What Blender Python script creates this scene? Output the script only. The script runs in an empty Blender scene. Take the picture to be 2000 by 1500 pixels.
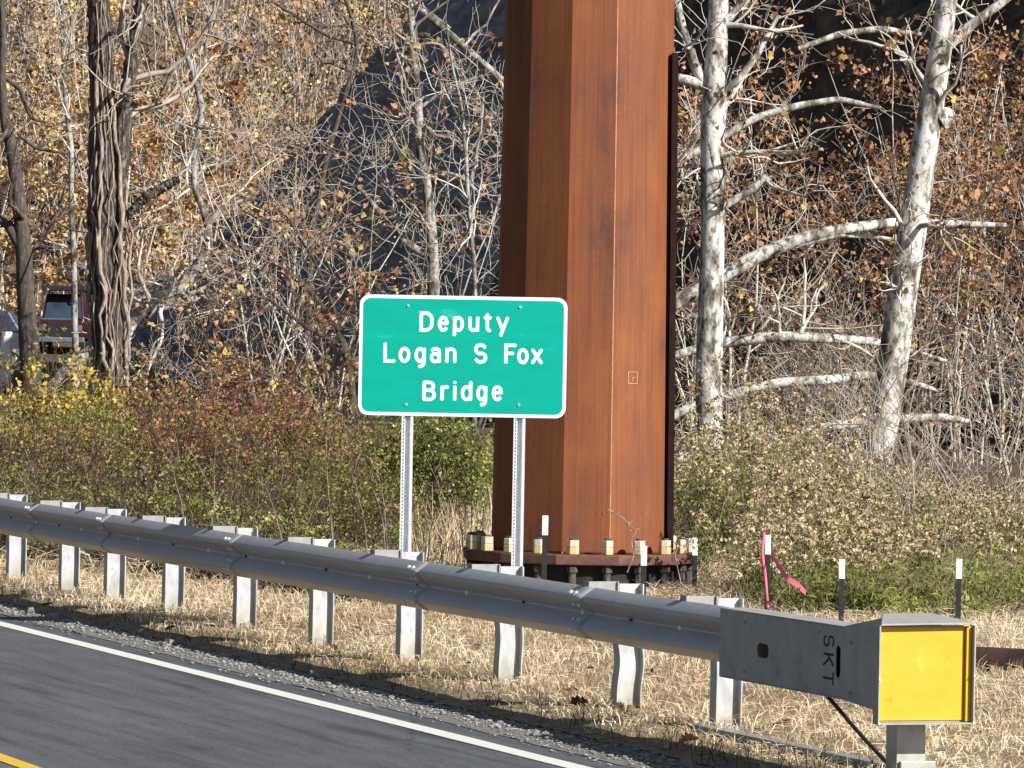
import bpy, bmesh, math
import numpy as np
from mathutils import Vector, Matrix
C = bpy.context.scene
R = math.radians
rng = np.random.default_rng(7)

# ------------------------------------------------------------------ camera
CAM_H, FPX, PITCH, ROLL = 2.26, 10000.0, 0.51, 1.03
cam_data = bpy.data.cameras.new('camera'); cam = bpy.data.objects.new('camera', cam_data)
C.collection.objects.link(cam); C.camera = cam
cam_data.sensor_width = 36; cam_data.lens = FPX * 36 / 2000
cam_data.clip_start = 0.5; cam_data.clip_end = 3000
CM = Matrix.Rotation(R(90 - PITCH), 3, 'X') @ Matrix.Rotation(R(ROLL), 3, 'Z')
cam.matrix_world = Matrix.Translation((0, 0, CAM_H)) @ CM.to_4x4()
# ------------------------------------------------------------------ world, sun, exposure
SUN_AZ, SUN_EL = 52.0, 31.5          # azimuth to the right of straight behind the camera
world = bpy.data.worlds.new('World'); C.world = world; world.use_nodes = True
nt = world.node_tree; nt.nodes.clear()
sky = nt.nodes.new('ShaderNodeTexSky'); sky.sky_type = 'NISHITA'; sky.sun_disc = False
sky.sun_elevation = R(SUN_EL); sky.sun_rotation = R(180 - SUN_AZ)
bg = nt.nodes.new('ShaderNodeBackground'); bg.inputs[1].default_value = 0.05
wo = nt.nodes.new('ShaderNodeOutputWorld')
nt.links.new(sky.outputs[0], bg.inputs[0]); nt.links.new(bg.outputs[0], wo.inputs[0])
sd = bpy.data.lights.new('sun', 'SUN'); sd.energy = 5.0; sd.angle = R(0.5); sd.color = (1.0, 0.965, 0.915)
sun = bpy.data.objects.new('sun', sd); C.collection.objects.link(sun)
S = Vector((math.sin(R(SUN_AZ)) * math.cos(R(SUN_EL)), -math.cos(R(SUN_AZ)) * math.cos(R(SUN_EL)), math.sin(R(SUN_EL))))
sun.rotation_euler = S.to_track_quat('Z', 'Y').to_euler()
sun.location = (20, -20, 30)
C.view_settings.view_transform = 'Standard'; C.view_settings.look = 'None'
C.view_settings.exposure = 0.64; C.view_settings.gamma = 1; C.view_settings.use_curve_mapping = False
C.cycles.max_bounces = 5; C.cycles.diffuse_bounces = 2; C.cycles.glossy_bounces = 2
C.cycles.transmission_bounces = 2; C.cycles.transparent_max_bounces = 4
C.cycles.use_denoising = True

# ------------------------------------------------------------------ photo -> place
CMn = np.array(CM)
def ray(u, v):
    return CMn @ np.array([(u - 1000) / FPX, -(v - 750) / FPX, -1.0])
def G(u, v, z=0.0):                       # point of the level z seen at (u, v)
    r = ray(u, v); k = (z - CAM_H) / r[2]
    return np.array([0, 0, CAM_H]) + r * k
def P(u, v, d):                           # point at distance d seen at (u, v)
    r = ray(u, v); return np.array([0, 0, CAM_H]) + r * (d / r[1])
# road frame: t runs away along the edge line, q to the right of it
W0 = np.array([0.33, 27.1]); A2 = np.array([-0.3295, 0.9441]); N2 = np.array([0.9441, 0.3295])
def RF(t, q, z=0.0):
    p = W0 + A2 * t + N2 * q; return (p[0], p[1], z)

# ------------------------------------------------------------------ helpers
def tag(o, label=None, cat=None, group=None, kind=None):
    if label: o['label'] = label
    if cat: o['category'] = cat
    if group: o['group'] = group
    if kind: o['kind'] = kind
    return o
def link(o, parent=None):
    C.collection.objects.link(o)
    if parent is not None:
        o.parent = parent
        o.matrix_parent_inverse = Matrix.Translation(-Vector(parent.location)) if parent.rotation_euler[2] == 0 else parent.matrix_basis.inverted()
    return o
def empty(name, loc, label, cat, group=None):
    o = bpy.data.objects.new(name, None); o.location = loc; o.empty_display_size = .1
    C.collection.objects.link(o); return tag(o, label, cat, group)
def qmesh(name, V, F, mat, parent=None, tint=None, smooth=False):
    V = np.asarray(V, np.float32).reshape(-1, 3); F = np.asarray(F, np.int32); k = F.shape[1]
    me = bpy.data.meshes.new(name)
    me.vertices.add(len(V)); me.vertices.foreach_set('co', V.ravel())
    me.loops.add(F.size); me.loops.foreach_set('vertex_index', F.ravel())
    me.polygons.add(len(F)); me.polygons.foreach_set('loop_start', np.arange(0, F.size, k, dtype=np.int32))
    me.polygons.foreach_set('loop_total', np.full(len(F), k, np.int32))
    if smooth: me.polygons.foreach_set('use_smooth', np.ones(len(F), bool))
    if tint is not None:
        a = me.attributes.new('tint', 'FLOAT', 'FACE'); a.data.foreach_set('value', np.asarray(tint, np.float32))
    me.update(calc_edges=True); me.validate()
    me.materials.append(mat)
    return link(bpy.data.objects.new(name, me), parent)
def bmo(name, bm, mat, parent=None, smooth=False, bevel=0, keep_normals=False):
    if not keep_normals: bmesh.ops.recalc_face_normals(bm, faces=bm.faces)
    me = bpy.data.meshes.new(name); bm.to_mesh(me); bm.free()
    mats = mat if isinstance(mat, (list, tuple)) else [mat]
    for m in mats: me.materials.append(m)
    if smooth:
        for p in me.polygons: p.use_smooth = True
    o = link(bpy.data.objects.new(name, me), parent)
    if bevel:
        b = o.modifiers.new('bevel', 'BEVEL'); b.width = bevel; b.segments = 2; b.limit_method = 'ANGLE'
    return o
def hexa(bm, pts):                        # 8 points: bottom ring 4, top ring 4
    vs = [bm.verts.new(p) for p in pts]
    for f in ((3, 2, 1, 0), (4, 5, 6, 7), (0, 1, 5, 4), (1, 2, 6, 5), (2, 3, 7, 6), (3, 0, 4, 7)):
        bm.faces.new([vs[i] for i in f])
def rbox(bm, t0, t1, q0, q1, z0, z1):     # box in the road frame
    c = [(t0, q0), (t1, q0), (t1, q1), (t0, q1)]
    hexa(bm, [RF(t, q, z0) for t, q in c] + [RF(t, q, z1) for t, q in c])
def wbox(bm, x0, x1, y0, y1, z0, z1):
    c = [(x0, y0), (x1, y0), (x1, y1), (x0, y1)]
    hexa(bm, [(x, y, z0) for x, y in c] + [(x, y, z1) for x, y in c])
def prism(bm, c, axis, r, L, n=6, r2=None, rot=0):
    c = Vector(c); ax = Vector(axis).normalized(); r2 = r if r2 is None else r2
    e = ax.orthogonal().normalized(); g = ax.cross(e)
    A = []; B = []
    for i in range(n):
        a = 2 * math.pi * i / n + rot; d = e * math.cos(a) + g * math.sin(a)
        A.append(bm.verts.new(c + d * r)); B.append(bm.verts.new(c + ax * L + d * r2))
    bm.faces.new(A[::-1]); bm.faces.new(B)
    for i in range(n): bm.faces.new([A[i], A[(i + 1) % n], B[(i + 1) % n], B[i]])
def norm(a): return a / (np.linalg.norm(a, axis=-1, keepdims=True) + 1e-9)
def tubes(Pth, Rad, sides):               # Pth (N,K,3), Rad (N,K) -> V, F
    N, K, _ = Pth.shape
    T = np.zeros_like(Pth); T[:, 1:-1] = Pth[:, 2:] - Pth[:, :-2]; T[:, 0] = Pth[:, 1] - Pth[:, 0]; T[:, -1] = Pth[:, -1] - Pth[:, -2]
    T = norm(T); ref = np.where(np.abs(T[:, :1, 2:3]) > .8, np.array([1., .13, 0]), np.array([0.1, 0, 1.]))
    e = norm(np.cross(T, np.broadcast_to(ref, T.shape))); g = np.cross(T, e)
    a = np.arange(sides) * 2 * np.pi / sides
    V = Pth[:, :, None] + Rad[:, :, None, None] * (e[:, :, None] * np.cos(a)[None, None, :, None] + g[:, :, None] * np.sin(a)[None, None, :, None])
    i = np.arange(N)[:, None, None] * K * sides + np.arange(K - 1)[None, :, None] * sides
    s = np.arange(sides)[None, None, :]; s2 = (s + 1) % sides
    F = np.stack([i + s, i + s2, i + sides + s2, i + sides + s], -1).reshape(-1, 4)
    return V.reshape(-1, 3), F
def cat(parts):
    Vs, Fs, n = [], [], 0
    for V, F in parts:
        Vs.append(V); Fs.append(F + n); n += len(V)
    return np.concatenate(Vs), np.concatenate(Fs)
def resample(pts, rad, K):
    pts = np.asarray(pts, float); rad = np.asarray(rad, float)
    s = np.r_[0, np.cumsum(np.linalg.norm(np.diff(pts, axis=0), axis=1))]; s /= s[-1]
    x = np.linspace(0, 1, K)
    # Catmull-like smoothing through dense linear + box filter
    D = 8 * K; xd = np.linspace(0, 1, D)
    dense = np.stack([np.interp(xd, s, pts[:, i]) for i in range(3)], 1); rd = np.interp(xd, s, rad)
    w = max(3, D // (len(pts) * 2)) | 1; ker = np.ones(w) / w
    pad = lambda a: np.r_[2 * a[0] - a[1:w // 2 + 1][::-1], a, 2 * a[-1] - a[-w // 2:-1][::-1]]
    sm = np.stack([np.convolve(pad(dense[:, i]), ker, 'valid')[:D] for i in range(3)], 1)
    return np.stack([np.interp(x, xd, sm[:, i]) for i in range(3)], 1), np.interp(x, xd, rd)
def grow(Pp, Rp, n, L, spread=.8, K=6, up=.15, wig=.25, rf=.55, rmax=9, rmin=.006, t0=.15, t1=1.0, along=.6):
    N, Kp, _ = Pp.shape
    w = np.linalg.norm(np.diff(Pp, axis=1), axis=2).sum(1); w = w / w.sum()
    idx = rng.choice(N, n, p=w); t = rng.uniform(t0, t1, n) * (Kp - 1.001); k = t.astype(int); f = (t - k)[:, None]
    st = Pp[idx, k] * (1 - f) + Pp[idx, k + 1] * f
    tan = norm(Pp[idx, k + 1] - Pp[idx, k]); r0 = np.clip((Rp[idx, k] * (1 - f[:, 0]) + Rp[idx, k + 1] * f[:, 0]) * rf, rmin, rmax)
    d = norm(tan * along + norm(rng.normal(size=(n, 3))) * spread + np.array([0, 0, up]))
    Ls = rng.uniform(L[0], L[1], n); Q = np.zeros((n, K, 3)); Q[:, 0] = st
    for i in range(1, K):
        d = norm(d + rng.normal(size=(n, 3)) * wig + np.array([0, 0, up * .3]))
        Q[:, i] = Q[:, i - 1] + d * (Ls / (K - 1))[:, None]
    Rr = r0[:, None] * np.linspace(1, .35, K)[None]
    return Q, np.maximum(Rr, rmin * .6)
def leaves(pos, size, aspect=.7, flat=0.0):   # one folded quad per leaf
    n = len(pos); d = norm(rng.normal(size=(n, 3)) * np.array([1, 1, 1 - flat])); e = norm(np.cross(d, rng.normal(size=(n, 3))))
    s = np.asarray(size).reshape(-1, 1) * np.ones((n, 1)); up = np.cross(d, e)
    c = pos
    V = np.stack([c - d * s * .5, c + e * s * .5 * aspect + up * s * .22, c + d * s * .5, c - e * s * .5 * aspect + up * s * .22], 1)
    return V.reshape(-1, 3), np.arange(4 * n).reshape(-1, 4)
def on_paths(Q, n, jit, t0=.2, t1=1.0):
    N, K, _ = Q.shape; i = rng.integers(0, N, n); t = rng.uniform(t0, t1, n) * (K - 1.001); k = t.astype(int); f = (t - k)[:, None]
    return Q[i, k] * (1 - f) + Q[i, k + 1] * f + rng.normal(size=(n, 3)) * jit
def vnoise(x, y, seed=0):                  # cheap smooth 2-D noise
    r = np.random.default_rng(seed); g = r.random((64, 64))
    xi = np.floor(x).astype(int); yi = np.floor(y).astype(int); fx = x - xi; fy = y - yi
    fx = fx * fx * (3 - 2 * fx); fy = fy * fy * (3 - 2 * fy)
    a = g[xi % 64, yi % 64]; b = g[(xi + 1) % 64, yi % 64]; c = g[xi % 64, (yi + 1) % 64]; d = g[(xi + 1) % 64, (yi + 1) % 64]
    return (a * (1 - fx) + b * fx) * (1 - fy) + (c * (1 - fx) + d * fx) * fy
def fnoise(x, y, seed=0): return (vnoise(x, y, seed) + .5 * vnoise(x * 2.1, y * 2.1, seed + 1) + .25 * vnoise(x * 4.3, y * 4.3, seed + 2)) / 1.75

# ------------------------------------------------------------------ materials
def nodes(name):
    m = bpy.data.materials.new(name); m.use_nodes = True; t = m.node_tree; t.nodes.clear()
    out = t.nodes.new('ShaderNodeOutputMaterial'); b = t.nodes.new('ShaderNodeBsdfPrincipled')
    t.links.new(b.outputs[0], out.inputs[0]); return m, t, b, out
def N(t, kind, **kw):
    n = t.nodes.new(kind)
    for k, v in kw.items():
        if k in n.inputs: n.inputs[k].default_value = v
        else: setattr(n, k, v)
    return n
def ramp(t, src, stops, interp='LINEAR'):
    r = t.nodes.new('ShaderNodeValToRGB'); r.color_ramp.interpolation = interp
    e = r.color_ramp.elements
    while len(e) > 1: e.remove(e[-1])
    e[0].position = stops[0][0]; e[0].color = (*stops[0][1], 1)
    for p, c in stops[1:]:
        x = e.new(p); x.color = (*c, 1)
    t.links.new(src, r.inputs[0]); return r.outputs[0]
def coords(t, scale=(1, 1, 1)):
    tc = t.nodes.new('ShaderNodeTexCoord'); mp = t.nodes.new('ShaderNodeMapping'); mp.inputs['Scale'].default_value = scale
    t.links.new(tc.outputs['Object'], mp.inputs[0]); return mp.outputs[0]
def noise(t, vec, scale, detail=5, rough=.6):
    n = N(t, 'ShaderNodeTexNoise', Scale=scale, Detail=detail, Roughness=rough); t.links.new(vec, n.inputs['Vector']); return n.outputs['Fac']
def bump(t, b, h, dist, strength=1.0):
    n = t.nodes.new('ShaderNodeBump'); n.inputs['Distance'].default_value = dist; n.inputs['Strength'].default_value = strength
    t.links.new(h, n.inputs['Height']); t.links.new(n.outputs[0], b.inputs['Normal'])
def mul(t, a, b_, mode='MULTIPLY', fac=1.0):
    m = t.nodes.new('ShaderNodeMix'); m.data_type = 'RGBA'; m.blend_type = mode; m.inputs[0].default_value = fac
    t.links.new(a, m.inputs[6]); t.links.new(b_, m.inputs[7]); return m.outputs[2]
def simple(name, stops, scale=20, rough=.6, metal=0, bmp=0, stretch=(1, 1, 1), spec=.4, detail=5):
    m, t, b, o = nodes(name); v = coords(t, stretch); n = noise(t, v, scale, detail)
    t.links.new(ramp(t, n, stops), b.inputs['Base Color'])
    b.inputs['Roughness'].default_value = rough; b.inputs['Metallic'].default_value = metal; b.inputs['Specular IOR Level'].default_value = spec
    if bmp: bump(t, b, n, bmp)
    return m
def leafmat(name, stops, trans=.3):
    m = bpy.data.materials.new(name); m.use_nodes = True; t = m.node_tree; t.nodes.clear()
    out = t.nodes.new('ShaderNodeOutputMaterial'); at = t.nodes.new('ShaderNodeAttribute'); at.attribute_name = 'tint'
    col = ramp(t, at.outputs['Fac'], stops)
    d = N(t, 'ShaderNodeBsdfDiffuse'); tr = N(t, 'ShaderNodeBsdfTranslucent'); mx = t.nodes.new('ShaderNodeMixShader'); mx.inputs[0].default_value = trans
    t.links.new(col, d.inputs[0]); t.links.new(col, tr.inputs[0]); t.links.new(d.outputs[0], mx.inputs[1]); t.links.new(tr.outputs[0], mx.inputs[2]); t.links.new(mx.outputs[0], out.inputs[0])
    return m

# rusted weathering steel
def rust_mat(name, dark=1.0):
    m, t, b, o = nodes(name)
    big = noise(t, coords(t, (1, 1, .55)), 1.9, 6, .6); fine = noise(t, coords(t), 45, 6, .7); st = noise(t, coords(t, (14, 14, .25)), 3.0, 3, .5)
    c1 = ramp(t, big, [(0, (.07, .038, .032)), (.32, (.115, .048, .031)), (.41, (.175, .061, .029)), (.55, (.205, .07, .028)), (.68, (.24, .085, .031)), (1, (.29, .115, .045))])
    c2 = ramp(t, fine, [(.3, (.86, .86, .86)), (.7, (1.1, 1.08, 1.07))]); c3 = ramp(t, st, [(.3, (.82, .8, .8)), (.5, (1, 1, 1)), (.7, (1.12, 1.1, 1.06))])
    t.links.new(mul(t, mul(t, c1, c2), c3), b.inputs['Base Color'])
    b.inputs['Roughness'].default_value = .72; b.inputs['Specular IOR Level'].default_value = .25; bump(t, b, fine, .002, .6); return m
M_rust = rust_mat('rusted_steel')
M_rust_edge = simple('orange_rust_edge', [(.3, (.36, .15, .06)), (.7, (.6, .32, .17))], 12, .7)
M_plate = simple('plate_rust', [(.3, (.07, .035, .025)), (.7, (.17, .075, .048))], 9, .75, bmp=.003)
def galv_mat(name, lo=.3, hi=.5, metal=.55, rough=.42, warm=1.0):
    m, t, b, o = nodes(name)
    a = noise(t, coords(t), 9, 6, .6); v = N(t, 'ShaderNodeTexVoronoi', Scale=60.0); t.links.new(coords(t), v.inputs['Vector'])
    c = ramp(t, a, [(.25, (lo * warm, lo, lo * .98)), (.55, ((lo + hi) / 2, (lo + hi) / 2 * 1.0, (lo + hi) / 2 * 1.01)), (.8, (hi, hi, hi * 1.02))])
    c2 = ramp(t, v.outputs['Distance'], [(0, (.92, .92, .92)), (1, (1.05, 1.05, 1.05))])
    t.links.new(mul(t, c, c2), b.inputs['Base Color']); b.inputs['Metallic'].default_value = metal
    t.links.new(ramp(t, a, [(0, (rough - .08,) * 3), (1, (rough + .12,) * 3)]), b.inputs['Roughness']); bump(t, b, a, .002, .25); return m
M_rail = galv_mat('galvanised_rail', .38, .5, .3, .36)
def post_mat():
    m, t, b, o = nodes('galvanised_post')
    a = noise(t, coords(t, (1, 1, .5)), 11, 6, .65)
    c = ramp(t, a, [(.25, (.28, .295, .315)), (.5, (.44, .455, .475)), (.75, (.56, .57, .585))])
    tc = t.nodes.new('ShaderNodeTexCoord'); sx = t.nodes.new('ShaderNodeSeparateXYZ'); t.links.new(tc.outputs['Object'], sx.inputs[0])
    dirt = ramp(t, sx.outputs[2], [(0.0, (.66, .6, .44)), (.12, (.9, .86, .74)), (.3, (1, 1, 1))])
    sc = noise(t, coords(t, (3, 3, 1)), 16, 2, .5); scm = ramp(t, sc, [(.66, (1, 1, 1)), (.72, (.6, .6, .6))])
    t.links.new(mul(t, mul(t, c, dirt), scm), b.inputs['Base Color']); b.inputs['Metallic'].default_value = .25; b.inputs['Roughness'].default_value = .55
    return m
M_post = post_mat()
M_block = simple('blockout_steel', [(.3, (.24, .24, .24)), (.7, (.34, .34, .34))], 14, .55, .25)
M_head = simple('terminal_steel', [(.3, (.25, .245, .225)), (.38, (.33, .325, .3)), (.5, (.36, .355, .33)), (.7, (.44, .43, .4))], 6, .62, .1, spec=.5, detail=8)
M_hedge = simple('terminal_edge', [(.3, (.3, .29, .27)), (.7, (.38, .37, .34))], 20, .6, .1)
M_yellow = simple('yellow_sheeting', [(.28, (.4, .25, .02)), (.34, (.55, .35, .014)), (.65, (.6, .385, .02)), (.72, (.66, .47, .08))], 7, .45, spec=.5, detail=9, bmp=.004)
M_dark = simple('dark_void', [(.3, (.01, .01, .012)), (.7, (.02, .02, .02))], 10, .8)
M_white = simple('white_reflective', [(.3, (.84, .84, .82)), (.7, (.9, .9, .88))], 8, .45)
def green_mat():
    m, t, b, o = nodes('green_sheeting')
    a = noise(t, coords(t, (1, 1, 3)), 3.2, 4, .5); ln = N(t, 'ShaderNodeTexWave', Scale=26.0, Distortion=.6); ln.bands_direction = 'Z'; t.links.new(coords(t), ln.inputs['Vector'])
    c = ramp(t, a, [(.3, (.0, .335, .25)), (.5, (.0, .355, .27)), (.66, (.0, .37, .285)), (.74, (.03, .45, .36))]); c2 = ramp(t, ln.outputs['Color'], [(0, (.96, .96, .96)), (1, (1.03, 1.03, 1.03))])
    t.links.new(mul(t, c, c2), b.inputs['Base Color']); b.inputs['Roughness'].default_value = .5; b.inputs['Specular IOR Level'].default_value = .2; return m
M_green = green_mat()
M_alu = simple('aluminium', [(.3, (.6, .6, .6)), (.7, (.75, .75, .75))], 20, .4, .4)
M_signpost = simple('sign_channel_steel', [(.3, (.62, .64, .67)), (.7, (.74, .76, .8))], 20, .45, .15)
M_black = simple('black_paint', [(.3, (.012, .013, .018)), (.7, (.03, .03, .035))], 20, .5)
M_nut = simple('zinc_nut', [(.3, (.5, .46, .32)), (.7, (.68, .64, .5))], 14, .5, .15)
M_nutb = simple('zinc_nut_lower', [(.3, (.55, .42, .2)), (.7, (.66, .52, .3))], 14, .5, .15)
M_pink = simple('pink_ribbon', [(.3, (.75, .1, .2)), (.7, (.85, .2, .3))], 9, .5)
M_bolt = simple('bright_bolt', [(.3, (.8, .8, .78)), (.7, (.88, .88, .86))], 9, .4, 0)

def road_coords(t):
    tc = t.nodes.new('ShaderNodeTexCoord'); mp = t.nodes.new('ShaderNodeMapping'); mp.inputs['Rotation'].default_value = (0, 0, -math.atan2(-A2[0], A2[1]))
    t.links.new(tc.outputs['Object'], mp.inputs[0]); return mp.outputs[0]
def asphalt():
    m, t, b, o = nodes('asphalt'); rc = road_coords(t)
    mp = t.nodes.new('ShaderNodeMapping'); mp.inputs['Scale'].default_value = (3.2, .16, 1); t.links.new(rc, mp.inputs[0])
    st = noise(t, mp.outputs[0], 2.0, 5, .6)
    mp2 = t.nodes.new('ShaderNodeMapping'); mp2.inputs['Scale'].default_value = (9, .5, 1); mp2.inputs['Rotation'].default_value = (0, 0, .03); t.links.new(rc, mp2.inputs[0])
    st2 = noise(t, mp2.outputs[0], 2.5, 3, .6)
    g = noise(t, coords(t), 140, 4, .8); g2 = noise(t, coords(t), 1.2, 4, .5)
    c = ramp(t, g, [(.3, (.045, .048, .053)), (.52, (.096, .1, .108)), (.7, (.19, .193, .2))])
    c = mul(t, c, ramp(t, st, [(.32, (.72, .73, .76)), (.55, (1.02, 1.02, 1.02)), (.75, (1.15, 1.15, 1.15))]))
    c = mul(t, c, ramp(t, st2, [(.3, (.78, .78, .78)), (.42, (1, 1, 1))])); c = mul(t, c, ramp(t, g2, [(.3, (.9, .9, .9)), (.7, (1.1, 1.1, 1.1))]))
    sp = noise(t, coords(t), 62, 3, .7); c = mul(t, c, ramp(t, sp, [(.3, (.7, .7, .7)), (.5, (1, 1, 1)), (.72, (1.5, 1.5, 1.5))]))
    mp3 = t.nodes.new('ShaderNodeMapping'); mp3.inputs['Scale'].default_value = (1.1, .07, 1); mp3.inputs['Rotation'].default_value = (0, 0, -.05); t.links.new(rc, mp3.inputs[0])
    ty = noise(t, mp3.outputs[0], 6.0, 2, .4); c = mul(t, c, ramp(t, ty, [(.33, (.72, .72, .74)), (.42, (1, 1, 1)), (.62, (1, 1, 1)), (.72, (1.15, 1.15, 1.15))]))
    vo = N(t, 'ShaderNodeTexVoronoi', Scale=.55); vo.feature = 'DISTANCE_TO_EDGE'; wv = mul(t, rc, ramp(t, noise(t, rc, 2.5), [(0, (.85, .85, .85)), (1, (1.15, 1.15, 1.15))])); t.links.new(wv, vo.inputs['Vector'])
    c = mul(t, c, ramp(t, vo.outputs['Distance'], [(0, (.35, .35, .35)), (.006, (.55, .55, .55)), (.012, (1, 1, 1))]), fac=.55)
    t.links.new(c, b.inputs['Base Color']); b.inputs['Roughness'].default_value = .85; b.inputs['Specular IOR Level'].default_value = .3; bump(t, b, g, .004, .8); return m
M_asphalt = asphalt()
def linepaint(name, a, w):
    m, t, b, o = nodes(name); n = noise(t, coords(t), 60, 5, .7)
    t.links.new(ramp(t, n, [(.3, tuple(x * .62 for x in a)), (.42, a), (.7, w)]), b.inputs['Base Color']); b.inputs['Roughness'].default_value = .7; bump(t, b, n, .002, .5); return m
M_line = linepaint('white_line_paint', (.66, .65, .58), (.78, .77, .7)); M_yline = linepaint('yellow_line_paint', (.62, .4, .03), (.72, .5, .07))
M_gravel = simple('gravel', [(.3, (.07, .066, .06)), (.45, (.14, .132, .12)), (.56, (.22, .21, .19)), (.7, (.36, .34, .31))], 75, .9, bmp=.012)
M_stone = simple('limestone', [(.3, (.16, .155, .145)), (.7, (.4, .385, .36))], 14, .85, bmp=.01)
M_soil = simple('verge_soil', [(.3, (.09, .065, .04)), (.5, (.22, .165, .1)), (.7, (.4, .32, .2))], 22, .95, bmp=.02)
M_litter = simple('leaf_litter', [(.3, (.035, .028, .02)), (.5, (.09, .06, .035)), (.7, (.17, .11, .06))], 9, .95, bmp=.04)
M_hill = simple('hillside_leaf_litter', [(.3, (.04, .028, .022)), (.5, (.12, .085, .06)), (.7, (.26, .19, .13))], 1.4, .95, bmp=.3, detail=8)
M_track = simple('track_gravel', [(.3, (.16, .16, .16)), (.7, (.34, .34, .34))], 1.5, .9, detail=8)
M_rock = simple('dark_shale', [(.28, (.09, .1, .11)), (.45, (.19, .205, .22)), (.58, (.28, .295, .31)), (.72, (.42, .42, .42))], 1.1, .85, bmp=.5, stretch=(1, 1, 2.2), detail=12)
def sycamore(name, light=1.0):
    m, t, b, o = nodes(name)
    n = noise(t, coords(t, (1, 1, .45)), 4.2, 6, .62); n2 = noise(t, coords(t, (1, 1, .6)), 10, 5, .6); n3 = noise(t, coords(t), 30, 4, .7)
    L = light
    c = ramp(t, n, [(.36, (.13 * L, .12 * L, .105 * L)), (.44, (.27 * L, .25 * L, .22 * L)), (.48, (.46 * L, .44 * L, .4 * L)), (.54, (.64 * L, .63 * L, .61 * L)), (.7, (.74 * L, .735 * L, .72 * L))])
    c = mul(t, c, ramp(t, n2, [(.38, (.32, .29, .26)), (.43, (.62, .59, .54)), (.48, (.97, .97, .97))])); c = mul(t, c, ramp(t, n3, [(.35, (.82, .8, .78)), (.6, (1, 1, 1))]))
    t.links.new(c, b.inputs['Base Color']); b.inputs['Roughness'].default_value = .8; b.inputs['Specular IOR Level'].default_value = .15; bump(t, b, n2, .012); return m
M_syc = sycamore('sycamore_bark'); M_syc2 = sycamore('pale_bark', .62)
M_bark = simple('furrowed_bark', [(.35, (.015, .012, .01)), (.5, (.06, .048, .04)), (.68, (.3, .25, .2))], 9, .9, bmp=.05, stretch=(3, 3, .5), detail=8)
M_barkd = simple('dark_bark', [(.3, (.03, .025, .022)), (.6, (.1, .08, .065)), (.75, (.22, .19, .16))], 10, .9, bmp=.03, stretch=(2, 2, .6))
M_vine = simple('dry_vine_bark', [(.3, (.12, .09, .07)), (.5, (.3, .24, .19)), (.7, (.48, .4, .33))], 14, .9, bmp=.02, stretch=(2, 2, .5))
M_twig = simple('grey_twig_bark', [(.3, (.16, .125, .095)), (.5, (.34, .29, .24)), (.7, (.55, .49, .42))], 5, .8, spec=.1)
M_twigp = simple('pale_twig_bark', [(.3, (.26, .23, .19)), (.5, (.52, .48, .41)), (.7, (.74, .7, .62))], 4, .8, spec=.1)
M_twigd = simple('brown_twig_bark', [(.3, (.03, .022, .018)), (.5, (.09, .065, .05)), (.7, (.22, .165, .13))], 5, .8, spec=.1)
ORANGE = [(0, (.09, .045, .03)), (.25, (.22, .11, .07)), (.45, (.42, .22, .12)), (.65, (.55, .3, .15)), (.85, (.62, .4, .2)), (.95, (.6, .5, .08)), (1, (.6, .5, .1))]
M_lf_or = leafmat('orange_brown_leaf', ORANGE)
M_lf_go = leafmat('golden_leaf', [(0, (.14, .08, .055)), (.25, (.34, .21, .13)), (.5, (.54, .36, .2)), (.75, (.72, .51, .24)), (1, (.82, .66, .26))])
M_lf_gr = leafmat('green_leaf', [(0, (.06, .085, .02)), (.4, (.16, .2, .045)), (.7, (.32, .36, .09)), (1, (.5, .48, .16))])
M_lf_br = leafmat('bramble_leaf', [(0, (.12, .06, .035)), (.2, (.26, .16, .09)), (.34, (.42, .3, .17)), (.42, (.14, .16, .035)), (.6, (.24, .27, .06)), (.78, (.44, .45, .14)), (.86, (.6, .52, .24)), (.94, (.5, .26, .12)), (1, (.42, .12, .06))])
M_lf_red = leafmat('russet_leaf', [(0, (.16, .06, .04)), (.5, (.32, .12, .075)), (.8, (.42, .22, .12)), (1, (.3, .3, .1))])
M_lf_yel = leafmat('yellow_leaf', [(0, (.45, .2, .06)), (.4, (.6, .42, .08)), (.7, (.62, .56, .16)), (1, (.35, .4, .12))])
M_lf_rod = leafmat('goldenrod_leaf', [(0, (.16, .12, .06)), (.18, (.3, .23, .12)), (.3, (.1, .12, .03)), (.62, (.26, .29, .08)), (1, (.56, .55, .2))])
M_plume = leafmat('seed_plume', [(0, (.24, .17, .09)), (.5, (.5, .4, .25)), (1, (.76, .65, .45))], .2)
M_straw = leafmat('dry_straw', [(0, (.2, .13, .075)), (.3, (.44, .32, .19)), (.65, (.7, .56, .37)), (1, (.86, .76, .56))], .2)
M_greeng = leafmat('short_green_grass', [(0, (.09, .1, .03)), (.5, (.2, .2, .07)), (1, (.4, .35, .15))], .2)
M_fir = leafmat('evergreen_leaf', [(0, (.02, .04, .015)), (1, (.06, .1, .035))], .1)

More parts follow.
